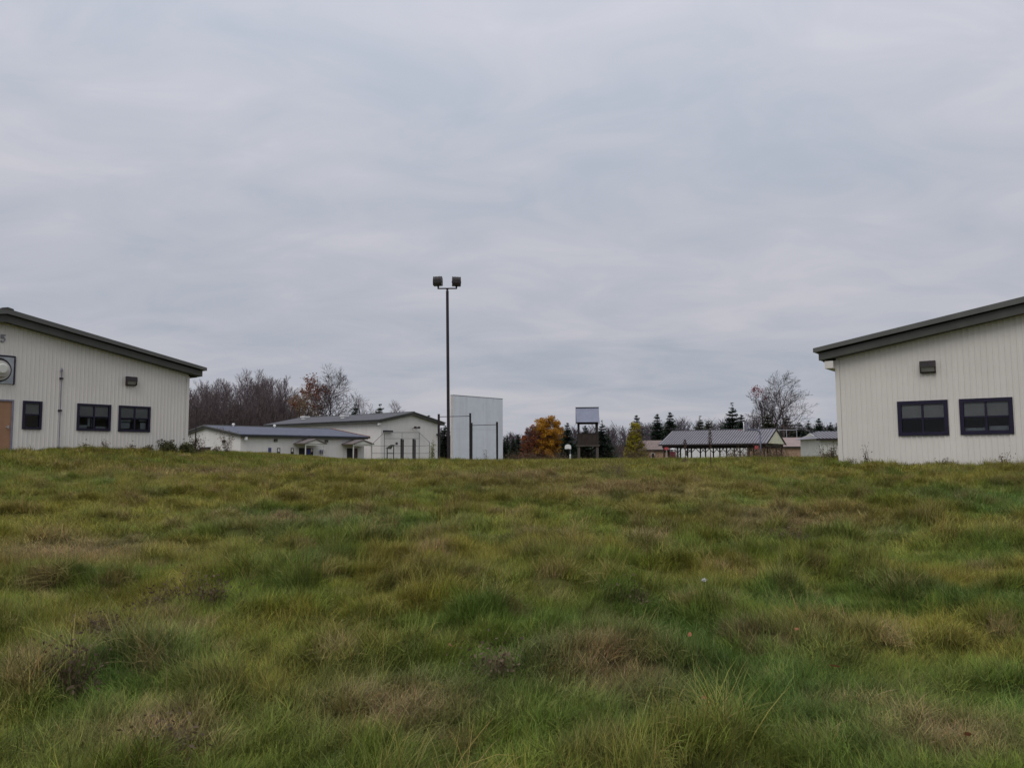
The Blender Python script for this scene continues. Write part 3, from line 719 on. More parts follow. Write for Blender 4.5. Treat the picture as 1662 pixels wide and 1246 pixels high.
for s in (-rw_ - .01, rw_ - .01):
    MB().prism_x([(-.42, zev - .04), (.82, zrd - .02), (2.12, zev - .04), (2.12, zev - .15), (.82, zrd - .14), (-.42, zev - .15)], s - .03, s).build('barge_board', M['wood_dark'], Rf)
MB().box(-rw_ - .06, rw_ + .0, .74, .90, zrd + .0, zrd + .045).build('ridge_cap', M['dark_paint'], Rf)
st_ = MB()
for s in (-.45, .3): st_.bar((s, 1.75, zfl), (s, 3.1, -.1), .05, .2)
for k in range(6): st_.box(-.45, .3, 1.85 + k * .21, 2.05 + k * .21, zfl - .12 - k * .20, zfl - .08 - k * .20)
st_.build('stairs', M['wood'], tw)
for s in (-1, 1): MB().bar((-s * .65, 1.62, .1), (s * .62, 1.62, zfl - .1), .04, .12).build('brace', M['wood'], tw)

# ball-field backstop of pipes and mesh
Yb = 102.0
bo = at(652, 745, Yb); bz = 1.28
bs = empty('backstop', (bo.x, Yb, bz), 0, 'thin grey pipe backstop with sloping wings in front of the tall hall', 'backstop')
bp = lambda px, py, dy=0: (lambda p: (p.x - bo.x, dy, p.z - bz))(at(px, py, Yb + dy))
T0, T1 = bp(624, 701.5), bp(680.5, 701.5); L0 = bp(603.6, 721, -3); R1 = bp(697, 717.5, -3)
fr2 = MB()
for pt in (T0, T1, L0, R1): fr2.tube((pt[0], pt[1], -.3), pt, .045, .045, 6)
mid = bp(652.5, 701.5); fr2.tube((mid[0], 0, -.3), mid, .03, .03, 6)
fr2.tube(T0, T1, .04, .04, 6).tube(T0, L0, .04, .04, 6).tube(T1, R1, .04, .04, 6)
for py in (711.5, 723.5, 735.5):
    a, b = bp(624, py), bp(680.5, py); fr2.tube(a, b, .028, .028, 6)
    if py > 720:
        fr2.tube(a, (L0[0], L0[1], a[2]), .028, .028, 6); fr2.tube(b, (R1[0], R1[1], b[2]), .028, .028, 6)
fr2.build('pipe_frame', M['backstop_pipe'], bs)
ms = MB()
for k in range(1, 30): x = T0[0] + (T1[0] - T0[0]) * k / 30; ms.tube((x, 0.03, 0), (x, .03, T0[2]), .004, .004, 3, False)
for k in range(1, 14): z = T0[2] * k / 14; ms.tube((T0[0], .035, z), (T1[0], .035, z), .004, .004, 3, False)
tag(ms.build('wire_mesh', M['galv'], bs), kind='stuff')

# slant-topped stand by the backstop
so = at(633, 745, 97.0)
stn = empty('slant_topped_stand', (so.x, 97, 1.28), 0, 'small stand with a slanting dark top on slim posts behind the dip bars', 'stand')
sp = lambda px, py, dy=0: (lambda p: (p.x - so.x, dy, p.z - 1.28))(at(px, py, 97 + dy))
a, b = sp(626.5, 728), sp(634.5, 722)
MB().prism_y([(a[0], a[2]), (b[0], b[2]), (b[0] + .2, b[2]), (a[0] + .5, a[2] - .05)], -.6, .6).build('top', M['fascia'], stn)
for px, py in ((628.5, 728), (639, 722.3)):
    for dy in (-.5, .5): e_ = sp(px, py, dy); MB().box(e_[0] - .05, e_[0] + .05, dy - .05, dy + .05, -.3, e_[2]).build('post', M['dark_paint'], stn)
e0, e1 = sp(634.5, 722), sp(639.4, 722)
MB().box(e0[0], e1[0], -.55, .55, e0[2] - .06, e0[2] + .02).build('top_rail', M['dark_paint'], stn)
e0, e1 = sp(629, 735.5), sp(639, 735.5); MB().box(e0[0] + .05, e1[0] - .05, -.45, .45, e0[2] - .05, e0[2] + .05).build('shelf', M['fascia'], stn)

# basketball hoops
def rim(parent, c, r=.23):
    pts = [(c[0] + r * math.cos(t), c[1] + r * math.sin(t), c[2]) for t in np.linspace(0, 2 * math.pi, 17)]
    MB().path(pts, .012, 6).build('rim', M['red'], parent)
Yh = 92.0; ho = at(1234.2, 740, Yh); hz = 1.20
hp = empty('basketball_hoop', (ho.x, Yh, hz), 0, 'grey gooseneck basketball post with its backboard seen edge-on before the pavilion', 'basketball hoop')
hq = lambda px, py: (lambda p: (p.x - ho.x, 0, p.z - hz))(at(px, py, Yh))
e = hq(1234, 704); t_ = hq(1226, 697.6); l_ = hq(1211.5, 697.6)
pts = [(0, 0, -.3), e]
for k in range(1, 8):
    u = math.pi / 2 * k / 7; pts.append((e[0] + (t_[0] - e[0]) * (1 - math.cos(u)), 0, e[2] + (t_[2] - e[2]) * math.sin(u)))
pts.append(l_)
MB().path(pts, .085, 12).build('post', M['hoop_post'], hp, True)
bx = hq(1207, 690)[0]; zb0, zb1 = hq(1207, 699.5)[2], hq(1207, 684.5)[2]
MB((bx, 0, 0), (math.cos(.25), -math.sin(.25), 0), (math.sin(.25), math.cos(.25), 0)).prism_x([(-.9, zb0), (-.9, zb0 + .55), (-.45, zb1), (.45, zb1), (.9, zb0 + .55), (.9, zb0)], -.03, .03).build('backboard', M['white'], hp)
MB((bx, 0, 0), (math.cos(.25), -math.sin(.25), 0), (math.sin(.25), math.cos(.25), 0)).box(.04, .42, -.16, .16, zb0 + .0, zb0 + .70).box(.12, .34, -.12, .12, zb0 + .70, zb0 + .95).build('back_bracket', M['conduit'], hp)
rim(hp, (bx - .42, 0, zb0 + .12))
Yk = 175.0; ko = at(925.6, 745, Yk); kz = 1.0
kp = empty('basketball_hoop', (ko.x, Yk, kz), 0, 'white fan-shaped basketball backboard on a padded post left of the watch tower', 'basketball hoop')
kq = lambda px, py: (lambda p: (p.x - ko.x, p.z - kz))(at(px, py, Yk))
c0 = kq(921.4, 728.4); w_ = .66; zt_ = kq(921, 721)[1]
ring = [(c0[0] - w_, c0[1]), (c0[0] + w_, c0[1]), (c0[0] + w_, c0[1] + .5)] + [(c0[0] + w_ * math.cos(t), c0[1] + .45 + (zt_ - c0[1] - .45) * math.sin(t)) for t in np.linspace(.25, math.pi - .25, 9)] + [(c0[0] - w_, c0[1] + .5)]
MB().prism_y(ring, -.9, -.84).build('backboard', M['white'], kp)
MB().path([(0, 0, -.3), (0, 0, c0[1] - .1), (c0[0] + .2, -.84, c0[1] + .35)], .06, 8).build('post', M['galv'], kp)
MB().box(-.16, .16, -.16, .16, .1, 1.6, .04).build('post_pad', M['white'], kp)
rim(kp, (c0[0], -1.2, c0[1] + .05))

# pavilion
PO = (36.9, 121.0); phi = rad(-30); zpv = 1.05
pv = empty('pavilion', (PO[0], PO[1], zpv), phi, 'open picnic pavilion with grey standing-seam roof and pale yellow gable', 'pavilion')
PL, PW = 16.4, 13.0; ze = 3.74 - zpv; zr = 6.04 - zpv
for s, y0, y1 in ((-1, -.0, PW / 2), (1, PW / 2, PW)):
    z0, z1 = (ze, zr) if s < 0 else (zr, ze)
    r = MB(); r.prism_x([(y0, z0), (y1, z1), (y1, z1 - .10), (y0, z0 - .10)], -PL, 0); R2 = r.build('roof', M['seam_roof'], pv)
    for k in range(1, 41):
        x = -PL + k * PL / 41
        MB().prism_x([(y0, z0), (y0, z0 + .09), (y1, z1 + .09), (y1, z1)], x - .03, x + .03).build('seam', M['roof_grey'], R2)  # seam shadow lines put into the colour: ribs darker than the roof sheet
    tr_ = MB().prism_x([(y0, z0 + .02), (y1, z1 + .02), (y1, z1 - .26), (y0, z0 - .26)], .001, .06); tr_.build('barge_board', M['wood_dark'], R2)
    tr_ = MB().prism_x([(y0, z0 + .02), (y1, z1 + .02), (y1, z1 - .26), (y0, z0 - .26)], -PL - .06, -PL - .001); tr_.build('barge_board', M['wood_dark'], R2)
MB().box(-PL - .06, .06, PW / 2 - .16, PW / 2 + .16, zr - .0, zr + .07).build('ridge_cap', M['roof_grey'], pv)
MB().box(-PL, 0, -.05, -.005, ze - .22, ze - .0).build('gutter', M['wood_dark'], pv)
nbd = 9
for k in range(nbd):                                # gable siding boards
    za = ze - .02 + (zr - .28 - ze) * k / nbd; zb = ze - .03 + (zr - .28 - ze) * (k + 1) / nbd
    ya = (za - ze + .28) / (zr - ze) * PW / 2; yb = (zb - ze + .28) / (zr - ze) * PW / 2
    for x in (-.05, -PL + .05):
        MB((x, 0, 0)).prism_x([(ya, za), (PW - ya, za), (PW - yb, zb), (yb, zb)], -.02 - .004 * (k % 2), .02).build('gable_board', M['cream'], pv)
for y in (.75, PW - .75):
    MB().box(-PL + .3, -.3, y - .10, y + .10, ze - .55, ze - .12).build('eave_beam', M['wood_dark'], pv)
    n_ = 8
    for k in range(n_):
        x = -PL + .55 + k * (PL - 1.1) / (n_ - 1)
        po_ = MB().box(x - .09, x + .09, y - .09, y + .09, -.3, ze - .55, .01).build('post', M['wood_dark'], pv)
        for s in (-1, 1):
            if (k == 0 and s < 0) or (k == n_ - 1 and s > 0): continue
            MB().bar((x + s * .05, y, ze - 1.25), (x + s * .72, y, ze - .57), .09, .10).build('brace', M['wood_dark'], po_)
for x in (-.55, -PL + .55):
    MB().box(x - .08, x + .08, .85, PW - .85, ze - .50, ze - .20).build('end_beam', M['wood_dark'], pv)
    for y in (4.4, 8.6): MB().box(x - .09, x + .09, y - .09, y + .09, -.3, ze - .5).build('post', M['wood_dark'], pv)
# picnic tables in its shade
def picnic(x, y, lab):
    p_ = Vector((PO[0], PO[1], 0)) + Matrix.Rotation(phi, 3, 'Z') @ Vector((x, y, 0))
    t = empty('picnic_table', (p_.x, p_.y, zpv), phi, lab, 'picnic table', 'tables under the pavilion')
    for k in range(5): MB().box(-.9, .9, -.38 + k * .155, -.24 + k * .155, .72, .76).build('top_plank', M['wood_post'], t)
    for s in (-1, 1):
        for k in range(2): MB().box(-.9, .9, s * .68 - .14 + k * .145, s * .68 - .005 + k * .145, .42, .46).build('bench_plank', M['wood_post'], t)
        MB().bar((s * .6, -.68, 0), (s * .6, -.25, .72), .05, .09).bar((s * .6, .68, 0), (s * .6, .25, .72), .05, .09).bar((s * .6, -.8, .39), (s * .6, .8, .39), .05, .09).build('leg_frame', M['wood_dark'], t)
picnic(-2.2, 2.4, 'weathered picnic table just inside the pavilion gable end'); picnic(-5.6, 3.2, 'weathered picnic table under the middle of the pavilion')

# small things round the pavilion
def post_sign(px, py, Y, w, h, mt, pm, lab, zb=1.05):
    o = at(px, 745, Y); t = empty('post_sign', (o.x, Y, zb), rad(-6), lab, 'sign'); z = at(px, py, Y).z - zb
    MB().box(-w / 2, w / 2, -.05, -.02, z - h / 2, z + h / 2, .006).build('sign_board', M[mt], t)
    MB().box(-.04, .04, -.02, .05, -.3, z + h / 2).build('post', M[pm], t)
post_sign(1228.6, 725.8, 112, .50, .44, 'red', 'wood_dark', 'small plain red sign on a dark post beside the gooseneck hoop')
post_sign(1082, 727.8, 118, .56, .36, 'red', 'galv', 'small dull red board on a pale post at the pavilion corner')
o = at(1092, 745, 124); gr = empty('covered_cart', (o.x, 124, 1.05), .2, 'dark red cart under a small white domed cover in the pavilion', 'cart')
cz = at(1092, 729, 124).z - 1.05
MB().box(-.38, .38, -.3, .3, .35, cz - .35, .05).build('body', M['darkred'], gr)
dm = MB(); rings = [(0.36 * math.cos(t), cz + .17 * math.sin(t)) for t in np.linspace(0, 1.35, 5)]
for (ra, za), (rb, zb) in zip(rings[:-1], rings[1:]): dm.tube((0, 0, za), (0, 0, zb), ra, rb, 14, True)
dm.build('dome_cover', M['white'], gr)
for s in (-.3, .3): MB().tube((s, -.28, cz - .35), (s, -.28, cz), .02, .02, 6).build('canopy_post', M['galv'], gr)
for s in (-.4, .4): MB().tube((s - .03, 0, .28), (s + .03, 0, .28), .28, .28, 14).build('wheel', M['dark_paint'], gr)

# buildings beyond
def plain_house(name, x0p, x1p, yr, ye, Y, D, wallm, roofm, lab, zb=1.0, oh=.35, seams=False, hip=0.0, rz=0.0, win=()):
    """long side to the viewer: ridge pixel row yr, eave row ye"""
    o = at((x0p + x1p) / 2, 745, Y); t = empty(name, (o.x, Y, zb), rz, lab, 'building')
    hl_ = (at(x1p, 745, Y).x - at(x0p, 745, Y).x) / 2; pm = (x0p + x1p) / 2
    ze_ = at(pm, ye, Y).z - zb; zr_ = at(pm, yr, Y + D / 2).z - zb
    MB().box(-hl_, hl_, 0, .15, -.5, ze_).box(-hl_, hl_, D - .15, D, -.5, ze_).prism_x([(0.15, -.5), (D - .15, -.5), (D - .15, ze_), (D / 2, zr_ - .25), (.15, ze_)], -hl_, -hl_ + .15).prism_x([(0.15, -.5), (D - .15, -.5), (D - .15, ze_), (D / 2, zr_ - .25), (.15, ze_)], hl_ - .15, hl_).build('wall', M[wallm], t)
    h = hip
    r = MB(); a, b = -hl_ - oh, hl_ + oh; k = (zr_ - ze_) / (D / 2); z_ = ze_ - .0
    r.poly([(a, -oh, z_), (b, -oh, z_), (b - h, D / 2, zr_), (a + h, D / 2, zr_)]); r.poly([(b, D + oh, z_), (a, D + oh, z_), (a + h, D / 2, zr_), (b - h, D / 2, zr_)])
    r.poly([(a, D + oh, z_), (a, -oh, z_), (a + h, D / 2, zr_)]); r.poly([(b, -oh, z_), (b, D + oh, z_), (b - h, D / 2, zr_)])
    r.poly([(a, -oh, z_), (a, D + oh, z_), (b, D + oh, z_), (b, -oh, z_)])
    R3 = r.build('roof', M[roofm], t)
    MB().box(a, b, -oh - .06, -oh - .005, z_ - .24, z_ + .03).build('fascia_board', M['wood_dark'], t)
    if seams:
        n = int((b - a) / .45)
        for i in range(1, n):
            x = a + (b - a) * i / n
            MB().prism_x([(-oh, z_), (-oh, z_ + .07), (D / 2, zr_ + .07), (D / 2, zr_)], x - .03, x + .03).build('seam', M['roof_grey'], R3)
    for (wa, wb, za, zb_, mm) in win:
        xa, xb = at(wa, 740, Y).x - o.x, at(wb, 740, Y).x - o.x
        f = MB().box(xa, xb, -.05, -.002, za, zb_).build('window', M['white'], t)
        MB().box(xa + .08, xb - .08, -.065, -.051, za + .08, zb_ - .08).build('pane', M[mm], f)
    return t
plain_house('lodge', 1046, 1084, 714.5, 729.5, 168, 8, 'tan_wall', 'brown_roof', 'tan lodge with brown roof peeping out behind the pavilion corner', win=((1057, 1062.4, .5, 1.7, 'dark_paint'),))
plain_house('white_hall', 1103, 1213, 706, 717, 160, 10, 'white', 'brown_roof', 'white low hall seen between the pavilion posts', win=((1111.5, 1117.8, 1.0, 2.2, 'inside'), (1151, 1155, .9, 2.3, 'blind'), (1185, 1190, 1.0, 2.1, 'blind')))
plain_house('tan_barn', 1217, 1336, 709.8, 724.6, 166, 12, 'tan_wall', 'pink_roof', 'long tan building with dusty pink roof beyond the pavilion')
cs = plain_house('cream_shed', 1330.5, 1400, 699.6, 711.5, 108, 7, 'offwhite', 'seam_roof', 'off-white shed with grey seamed roof behind the windowed hall corner', seams=True, hip=1.6, oh=.55, zb=1.1)
xl = at(1330.5, 740, 108).x - cs.location.x
MB().path([(xl + .06, -.55, 2.95), (xl + .06, -.10, 2.62), (xl + .06, -.08, -.2)], .05, 6).build('downpipe', M['white'], cs)

# thin T-shaped pole left of the low hall
o = at(316.5, 745, 88); tp = empty('service_pole', (o.x, 88, 1.35), 0, 'slim dark pole with a thin crossarm beside the ribbed hall corner', 'pole')
tzz = at(316.5, 661, 88).z - 1.35
MB().tube((0, 0, -.4), (0, 0, tzz), .085, .06, 8).build('pole', M['pole'], tp)
MB().bar((at(312, 662, 88).x - o.x, 0, tzz - .08), (at(330, 662, 88).x - o.x, 0, tzz - .06), .09, .09).build('crossarm', M['pole'], tp)
# wooden utility pole and wires beyond the pavilion
o = at(1276, 745, 175); up = empty('rail_frame', (o.x, 175, 1.0), 0, 'pale thin pipe frame standing between the pavilion and the conifers', 'frame')
fz_ = at(1276, 697.6, 175).z - 1.0
fx_ = [at(v, 700, 175).x - o.x for v in (1262, 1276.5, 1293)]
for x in fx_: MB().tube((x, 0, -.3), (x, 0, fz_), .06, .06, 6).build('upright', M['galv'], up)
MB().tube((fx_[0], 0, fz_), (fx_[2], 0, fz_), .06, .06, 6).build('top_pipe', M['galv'], up)
# ------------------------------------------------------------------ trees
def seg_mesh(name, S, material, sides=4):
    """S: rows (x0,y0,z0,x1,y1,z1,r0,r1) -> one mesh of tapered prisms"""
    S = np.array(S, float); n = len(S); a = S[:, 0:3]; b = S[:, 3:6]; d = b - a; d /= np.maximum(np.linalg.norm(d, axis=1, keepdims=True), 1e-6)
    ref = np.where(np.abs(d[:, 2:3]) > .9, np.array([[1., 0, 0]]), np.array([[0, 0, 1.]])); u = np.cross(d, ref); u /= np.linalg.norm(u, axis=1, keepdims=True); v = np.cross(d, u)
    V = np.zeros((n, 2, sides, 3))
    for k in range(sides):
        t = 2 * math.pi * k / sides; o = u * math.cos(t) + v * math.sin(t)
        V[:, 0, k] = a + o * S[:, 6:7]; V[:, 1, k] = b + o * S[:, 7:8]
    base = (np.arange(n) * 2 * sides)[:, None]
    Q = np.concatenate([np.stack([base[:, 0] + k, base[:, 0] + (k + 1) % sides, base[:, 0] + sides + (k + 1) % sides, base[:, 0] + sides + k], 1) for k in range(sides)])
    return np_mesh(name, V.reshape(-1, 3), Q, material)
def grow(rng, H, r0, spread=0.6, kids=(9, 6, 5), bare=0.28, up=0.5, fork=1, rmin=0.018, trunk_frac=0.95, kidlen=0.42):
    """trunk and branch segments of a leafless tree"""
    T, Bs = [], []
    def branch(p, d, L, r, lev, out):
        n = max(3, int(5 - lev)) if lev else 9
        pts = [p]; dirs = [d]; q = p.copy(); dd = d.copy()
        for i in range(n):
            dd = dd + rng.normal(0, .065 + .035 * lev, 3) + np.array([0, 0, up * (.10 if lev else .03)]); dd /= np.linalg.norm(dd)
            q = q + dd * L / n; pts.append(q); dirs.append(dd)
        rr = [r * (1 - .82 * i / n) for i in range(n + 1)]
        for i in range(n): out.append((*pts[i], *pts[i + 1], max(rr[i], rmin), max(rr[i + 1], rmin * .8)))
        if lev >= len(kids): return
        for k in range(kids[lev]):
            t = (bare + (1 - bare) * (k + rng.random()) / kids[lev]) if lev == 0 else (.18 + .80 * (k + rng.random()) / kids[lev])
            t = min(t, .98); i = min(int(t * n), n - 1); f = t * n - i
            pp = pts[i] + (pts[i + 1] - pts[i]) * f; az = k * 2.4 + lev + rng.normal(0, .45)
            side = np.array([math.cos(az), math.sin(az), 0.0]); side = side - dirs[i] * (side @ dirs[i]); side /= max(np.linalg.norm(side), 1e-3)
            s = spread * rng.uniform(.7, 1.3)
            nd = dirs[i] * (1 - .35 * s) + side * s + np.array([0, 0, .25 * up]); nd /= np.linalg.norm(nd)
            LL_ = L * (kidlen * (1.15 - .65 * t) if lev == 0 else .52 * (1.2 - .6 * t)) * rng.uniform(.75, 1.25)
            branch(pp, nd, LL_, max(rr[i] * .55, rmin), lev + 1, Bs)
    for k in range(fork):
        az = 6.283 * k / fork + rng.random(); t = 0 if fork == 1 else rng.uniform(.12, .3)
        branch(np.zeros(3) + (0 if fork == 1 else np.array([math.cos(az), math.sin(az), 0]) * r0 * .4), np.array([math.cos(az) * t, math.sin(az) * t, 1.0]) / math.hypot(1, t), H * trunk_frac * (1 if k == 0 else rng.uniform(.7, .95)), r0 if fork == 1 else r0 * .7, 0, T)
    return T, Bs
def leaf_cards(name, C, size, material, rng, tri=False, flat=0.0):
    """C: leaf centres -> one mesh of small crossed-orientation leaf faces"""
    n = len(C); a = rng.normal(0, 1, (n, 3)); a[:, 2] *= (1 - flat); a /= np.linalg.norm(a, axis=1, keepdims=True)
    b = np.cross(a, rng.normal(0, 1, (n, 3))); b /= np.maximum(np.linalg.norm(b, axis=1, keepdims=True), 1e-6)
    s = (size * rng.uniform(.6, 1.4, n))[:, None]
    V = np.stack([C - a * s, C + b * s * .55, C + a * s, C - b * s * .55], 1).reshape(-1, 3)
    return np_mesh(name, V, np.arange(n * 4).reshape(n, 4), material)
def child(name, mesh, parent):
    o = bpy.data.objects.new(name, mesh); COL.objects.link(o); o.parent = parent; return o
def tree_mesh_pair(seed, **kw):
    rng = np.random.default_rng(seed); T, Bs = grow(rng, **kw); return T, Bs
def place_tree(name, px, top_py, Y, meshes, H, label, cat='tree', group=None, zb=1.1, rz=None, wide=1.0):
    """meshes: list of (part name, mesh); H is the height they were modelled at"""
    p = at(px, top_py, Y); s = (p.z - zb) / H
    r = empty(name, (p.x, Y, zb), random.uniform(0, 6.28) if rz is None else rz, label, cat, group); r.scale = (s * wide, s * wide, s)
    for n, me in meshes: child(n, me, r)
    return r
rngT = np.random.default_rng(5)
# leafless forest trees: slim, upright, twiggy
FOREST = []
for k in range(6):
    T, Bs = tree_mesh_pair(100 + k, H=22, r0=.24, spread=.48 + .08 * (k % 3), kids=(18, 8, 5), bare=.18, up=.9, rmin=.024, kidlen=.34)
    FOREST.append([('trunk', seg_mesh('trunk', T, M['bark'], 6)), ('branches', seg_mesh('branches', Bs, M['twig'], 3))])
top_line = [(290, 628), (305, 622), (318, 615), (330, 617), (345, 615), (360, 622), (372, 616), (388, 610), (398, 604), (410, 600), (424, 601), (436, 604), (446, 612), (456, 613), (464, 620), (472, 634), (480, 645)]
nw = 0
for k in range(62):
    px = 286 + 190 * (k + .5) / 62 + random.uniform(-3, 3)
    ty = float(np.interp(px, [a for a, b in top_line], [b for a, b in top_line])) + random.choice([-2, 2, 5, 9, 14, 20]) + random.uniform(-2, 4)
    place_tree('bare_tree', px, ty, random.uniform(196, 262), FOREST[k % 6], 24.2, 'tall leafless grey-brown tree in the dense wood behind the low hall', 'tree', 'leafless trees of the wood behind the low hall', zb=1.0)
# thinner fringe running right behind the gymnasium
for px, ty in ((484, 652), (500, 650), (508, 655), (592, 668), (603, 650), (636, 663), (646, 668)):
    place_tree('bare_tree', px, ty, random.uniform(205, 235), FOREST[(px) % 6], 21.5, 'thin leafless tree showing above the dark grey gymnasium roof', 'tree', 'thin leafless trees above the gymnasium roof', zb=1.0, wide=1.25)
# lone round-crowned tree
T, Bs = tree_mesh_pair(210, H=18, r0=.34, spread=.80, kids=(24, 10, 8), bare=.28, up=.6, rmin=.023, kidlen=.50)
place_tree('bare_tree', 532, 624, 205, [('trunk', seg_mesh('trunk', T, M['bark'], 6)), ('branches', seg_mesh('branches', Bs, M['bark'], 3))], 17.6, 'lone round-crowned leafless tree standing behind the gymnasium roof', zb=1.0)
# russet tree with a little foliage left
T, Bs = tree_mesh_pair(220, H=15, r0=.28, spread=.7, kids=(14, 7, 4), bare=.2, up=.5, rmin=.022, kidlen=.45)
C = np.array([b[3:6] for b in Bs]); keep = rngT.random(len(C)) < .5; C = C[keep]; C = np.repeat(C, 6, 0) + rngT.normal(0, .30, (len(C) * 6, 3))
place_tree('russet_tree', 488, 634, 215, [('trunk', seg_mesh('trunk', T, M['bark'], 6)), ('branches', seg_mesh('branches', Bs, M['twig'], 3)), ('crown', leaf_cards('crown', C, .17, M['rusty_leaf'], rngT))], 14.6, 'russet-leaved tree between the wood and the lone bare tree', zb=1.0)
C2 = np.array([b[3:6] for b in Bs]); C2 = C2[rngT.random(len(C2)) < .5]; C2 = np.repeat(C2, 3, 0) + rngT.normal(0, .35, (len(C2) * 3, 3))
place_tree('russet_tree', 507, 652, 210, [('trunk', seg_mesh('trunk', T, M['bark'], 6)), ('crown', leaf_cards('crown', C2, .16, M['weed_tan'], rngT))], 14.6, 'pale tan-leaved tree just right of the russet tree', zb=1.0)
# dense dark undergrowth at the foot of the wood
def brush_mass(name, px0, px1, ytop, Y0, Y1, n, mt, label, seed, size=.5, zb=.9):
    rng = np.random.default_rng(seed); px = rng.uniform(px0, px1, n); Y = rng.uniform(Y0, Y1, n); k = np.array([ray(p, 740).x / ray(p, 740).y for p in px])
    hgt = np.array([at((px0 + px1) / 2, ytop, (Y0 + Y1) / 2).z - zb] * n) * (.55 + .65 * vnoise(px * .09, Y * .05, seed)) 
    z = zb + hgt * rng.random(n) ** .9
    S = []
    X = k * Y
    d = rng.normal(0, .35, (n, 3)); d[:, 2] = 1; d /= np.linalg.norm(d, axis=1, keepdims=True); L = rng.uniform(.5, 1.6, n)[:, None]
    P = np.stack([X, Y, z], 1)
    S = np.concatenate([P, P + d * L, np.full((n, 1), size * .06), np.full((n, 1), size * .03)], 1)
    o = bpy.data.objects.new(name, seg_mesh(name, S, mt, 3)); COL.objects.link(o); tag(o, label, 'undergrowth', None, 'stuff'); return o
brush_mass('undergrowth', 284, 480, 668, 185, 258, 26000, M['brush'], 'dark tangled undergrowth filling the foot of the wood', 3, 1.2)
brush_mass('horizon_brush', 680, 1400, 722, 250, 300, 30000, M['brush'], 'dark brush along the foot of the far wood', 4, 1.6, .4)
# big forked tree beyond the pavilion
T, Bs = tree_mesh_pair(303, H=19, r0=.42, spread=.72, kids=(11, 8, 6), bare=.22, up=.5, fork=4, rmin=.026, kidlen=.42)
C = np.array([b[3:6] for b in Bs]); 
bt = place_tree('bare_tree', 1246, 613, 205, [('trunk', seg_mesh('trunk', T, M['bark'], 6)), ('branches', seg_mesh('branches', Bs, M['bark'], 3))], 19.9, 'big forked leafless tree with a tuft of red leaves beyond the pavilion', zb=1.0, rz=.4)
s = bt.scale[0]; inv = Matrix.Rotation(-.4, 4, 'Z')
RC = []
for px, py, n, w in ((1229, 631, 90, .45), (1223, 632, 80, .4), (1235, 636, 90, .5), (1225, 640, 90, .5), (1231, 641, 50, .5), (1242, 646, 60, .3), (1238, 640, 30, .6)):
    p = at(px, py, 205) - bt.location; p = inv @ (p / s); RC.append(np.array(p)[None] + rngT.normal(0, w / s, (n, 3)))
child('red_leaves', leaf_cards('red_leaves', np.concatenate(RC), .16 / s, M['red_leaf'], rngT), bt)
T, Bs = tree_mesh_pair(311, H=17, r0=.26, spread=.85, kids=(17, 9, 6), bare=.25, up=.35, rmin=.022, kidlen=.48)
place_tree('bare_tree', 1269, 626, 198, [('trunk', seg_mesh('trunk', T, M['bark'], 6)), ('branches', seg_mesh('branches', Bs, M['bark'], 3))], 16.4, 'straight-trunked leafless tree right of the big forked tree', zb=1.0)
# conifers
def conifer(seed, H=10., w=.24, dens=36):
    rng = np.random.default_rng(seed); C = []; T = [(0, 0, 0, 0, 0, H * .6, .16, .09), (0, 0, H * .6, 0, 0, H * .98, .09, .02)]
    V = []; tiers = dens
    for t in range(tiers):
        f = (t + rng.uniform(-.3, .3)) / tiers; z = H * (.06 + .92 * f); R = H * w * (1 - f) ** .78 * rng.uniform(.8, 1.12) + .12
        nb = max(6, int(18 * (1 - f)) + 5)
        for b in range(nb):
            az = rng.random() * 6.283; L = R * rng.uniform(.55, 1.2); z += rng.normal(0, H * .008); dr = rng.uniform(.15, .5) * (1 - .7 * f) - .25 * f
            dx, dy = math.cos(az), math.sin(az); n = 5
            for i in range(n):
                a = i / n; b_ = (i + 1.25) / n
                for sd in (-1, 1):
                    wd_ = L * .26 * (1 - a) + .18; sag = lambda q_: -dr * L * q_ + .10 * L * q_ * q_
                    p0 = (dx * L * a, dy * L * a, z + sag(a)); p1 = (dx * L * b_ - dy * sd * wd_ * .35, dy * L * b_ + dx * sd * wd_ * .35, z + sag(b_) - rng.uniform(.02, .16))
                    p2 = (dx * L * (a + .10) - dy * sd * wd_, dy * L * (a + .10) + dx * sd * wd_, z + sag(a) - rng.uniform(.05, .28))
                    V += [p0, p1, p2]
    for k in range(1500):
        f = rng.random() ** 1.5 * .96; R = (H * w * (1 - f) ** .85) * .8 + .05; az = rng.random() * 6.283; rr = R * rng.random() ** .5
        p = np.array([rr * math.cos(az), rr * math.sin(az), H * (.05 + .92 * f)]); V += [tuple(p + rng.normal(0, .20 * (1.1 - f), 3)) for _ in range(3)]
    V = np.array(V); return ('trunk', seg_mesh('trunk', T, M['bark'], 5)), V
CON = []
for k in range(5):
    tr, V = conifer(400 + k, 10., (.20, .24, .28, .22, .34)[k]); CON.append((tr, np_mesh('crown', V, np.arange(len(V)).reshape(-1, 3), M['fir']), np_mesh('crown', V, np.arange(len(V)).reshape(-1, 3), M['fir_warm'])))
